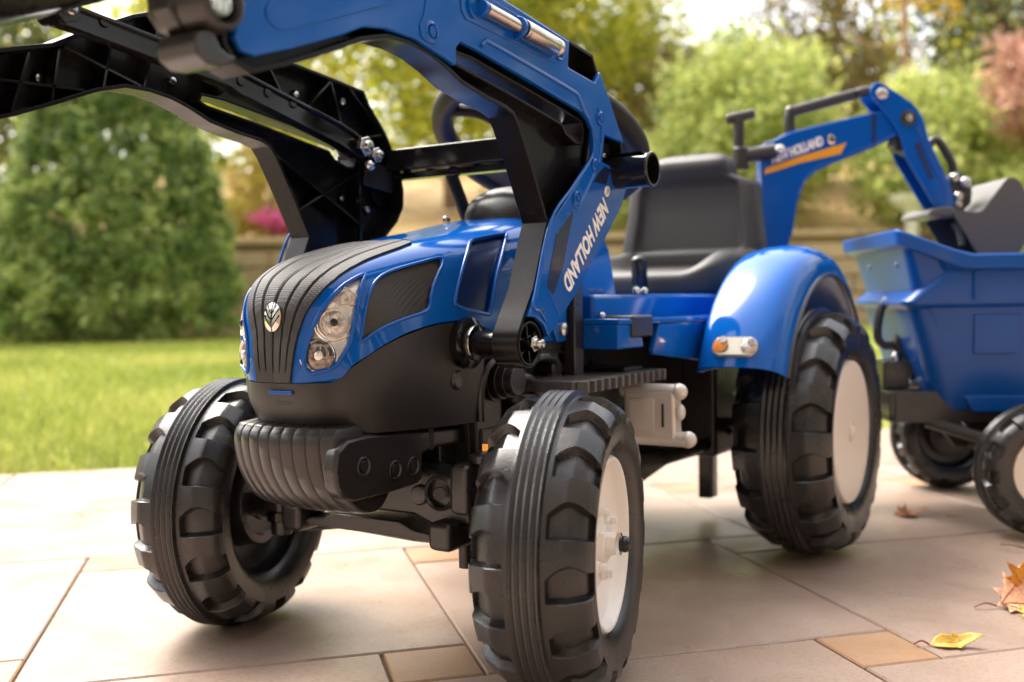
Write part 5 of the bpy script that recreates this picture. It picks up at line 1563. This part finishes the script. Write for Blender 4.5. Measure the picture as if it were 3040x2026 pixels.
MB().cyl((.026,-.19,.094),(.026,.19,.094),.008,n=16).build('trailer_axle', M['black_satin'], frm)
for s_ in (-1, 1):
    MB().prism([(-.05,.155),(.09,.155),(.05,.086),(0,.086)], .072*s_, .082*s_).build('axle_bracket', M['black_satin'], frm, .002)
    MB().tube([(-.10,.09*s_,.150),(-.03,.12*s_,.128),(.02,.150*s_,.108)], .009, 10).build('frame_strut', M['black_satin'], frm)

# ================================================================== fallen leaves
def dry_mat(name, c1, c2, c3, sc=60):
    m = turf_mat(name, c1, c2, c3)
    for n in m.node_tree.nodes:
        if n.type == 'TEX_NOISE': n.inputs['Scale'].default_value *= sc/3
    m.node_tree.nodes['Principled BSDF'].inputs['Roughness'].default_value = .55
    return m
M['leaf_orange'] = dry_mat('dry_orange_leaf', (.30,.08,.01), (.62,.24,.02), (.75,.42,.05))
M['leaf_pink'] = dry_mat('dry_pinkish_leaf', (.40,.16,.08), (.62,.33,.17), (.70,.45,.22))
M['leaf_yellow'] = dry_mat('dry_yellow_leaf', (.36,.20,.02), (.60,.37,.04), (.70,.49,.12))
M['leaf_brown'] = dry_mat('dry_brown_leaf', (.16,.05,.015), (.33,.11,.03), (.45,.20,.06))
M['stalk'] = mat('leaf_stalk', (.28,.07,.05), .5)
MAPLE = [(0,-.5),(.10,-.34),(.34,-.42),(.28,-.22),(.62,-.10),(.48,.02),(.70,.26),(.38,.22),(.34,.40),(.20,.30),(.16,.62),(.05,.80),(0,1.0)]
MAPLE = MAPLE + [(-x, y) for x, y in reversed(MAPLE[1:-1])]
def dry_leaf(name, label, loc, rz, size, curl, material, outline=None, roll=0.0, tilt=0.0, stalk=True, lift=0.0, cat='leaf', group='fallen autumn leaves', seed=0):
    """thin lamina with a folded, curled surface standing on the ground"""
    rnd = random.Random(seed)
    pts = outline or MAPLE
    poly = []
    for i in range(len(pts)):
        a, b = Vector((*pts[i], 0)), Vector((*pts[(i+1) % len(pts)], 0))
        poly += [a.lerp(b, k/3) for k in range(3)]
    def bend(x, y):
        z = curl*(.55*x*x + .35*max(0, y)**2 + .22*abs(x)) + .05*math.sin(5*x+seed)*curl + .04*math.sin(7*y+2*seed)*curl + lift*y
        return z
    ringn = 6; vs = []; fs = []
    n = len(poly)
    for r in range(ringn):
        f = 1 - r/ringn
        for q in poly:
            x, y = q.x*f, q.y*f + .05*(1-f)
            vs.append(Vector((x, y, bend(x, y) + (.012*math.sin(i*1.7) if r == 0 else 0))))
    vs.append(Vector((0, .05, bend(0, .05))))
    for r in range(ringn-1):
        for i in range(n):
            j = (i+1) % n
            fs.append((r*n+i, r*n+j, (r+1)*n+j, (r+1)*n+i))
    for i in range(n): fs.append(((ringn-1)*n+i, (ringn-1)*n+(i+1) % n, len(vs)-1))
    rot = Matrix.Rotation(roll, 3, 'Y') @ Matrix.Rotation(tilt, 3, 'X')
    vs = [rot @ (v*size) for v in vs]
    zmin = min(v.z for v in vs)
    vs = [Vector((v.x, v.y, v.z - zmin + .0008)) for v in vs]
    root = empty(name, loc, rz)
    tag(root, label, cat, group)
    mb = MB().add(vs, fs)
    o = mb.build('blade', material, root, smooth=70)
    m = o.modifiers.new('thickness', 'SOLIDIFY'); m.thickness = .0006; m.offset = 1
    base = rot @ (Vector((0, -.5, bend(0, -.5)))*size) - Vector((0,0,zmin - .0008))
    veins = MB()
    def vein(x, y, w):
        p = []
        for k in range(7):
            f = k/6
            a, b = x*f, -.42 + (y+.42)*f
            q = rot @ (Vector((a, b, bend(a, b) + .006))*size)
            p.append(Vector((q.x, q.y, q.z - zmin + .0012)))
        veins.tube(p, [w*(1-.12*k) for k in range(7)], 5)
    for x, y in (((0,.8),) if outline else ((0,.9),(.5,.15),(-.5,.15),(.3,-.3),(-.3,-.3))): vein(x, y, .0006*size/.05)
    veins.build('vein', M['stalk'], root)
    if stalk:
        e_ = base + rot @ Vector((.05*size, -.45*size, -.02*size)); e_.z = max(.002, e_.z)
        MB().tube(catmull([base, base.lerp(e_, .5) + Vector((0,0,.004)), e_], 4), .0009, 6).build('stalk', M['stalk'], root)
    return root
ELONG = [(0,-.5),(.16,-.36),(.27,-.12),(.24,.12),(.33,.2),(.2,.34),(.16,.6),(.02,.9)]
ELONG = ELONG + [(-x*.9, y) for x, y in reversed(ELONG[1:-1])]
dry_leaf('maple_leaf', 'curled pinkish brown maple leaf at the right edge, stalk to the left', (.142,.516,0), R(34), .058, 1.1, M['leaf_pink'], roll=.35, tilt=.15, seed=2)
dry_leaf('maple_leaf', 'upright orange maple leaf standing behind the pinkish one', (.118,.524,0), R(95), .046, .6, M['leaf_orange'], roll=.25, tilt=1.2, stalk=False, seed=5)
dry_leaf('maple_leaf', 'yellow leaf tip in front of the pinkish leaf at the right edge', (.178,.532,0), R(60), .030, .9, M['leaf_yellow'], roll=-.4, tilt=.5, stalk=False, seed=8)
dry_leaf('small_leaf', 'small curled yellow leaf beside the ochre tile', (.312,.468,0), R(32), .036, .8, M['leaf_yellow'], ELONG, roll=.5, tilt=.1, seed=11)
dry_leaf('dry_leaf', 'brown crumpled leaf between the rear wheel and the trailer', (-.285,.310,0), R(30), .036, .7, M['leaf_brown'], roll=.12, tilt=.08, stalk=False, seed=14)
tw = MB().tube(catmull([(-.128,.462,.006),(-.122,.475,.0085),(-.121,.492,.006),(-.125,.52,.003)], 5), .0012, 6).build('twig', M['bark'], smooth=60)
tag(tw, 'thin brown twig on the tiles below the trailer wheel', 'twig')
tl_ = dry_leaf('maple_leaf', 'orange leaf lying in the trailer tub', (-.32,.545,.376), R(20), .035, .7, M['leaf_orange'], tilt=.9, stalk=False, seed=17)
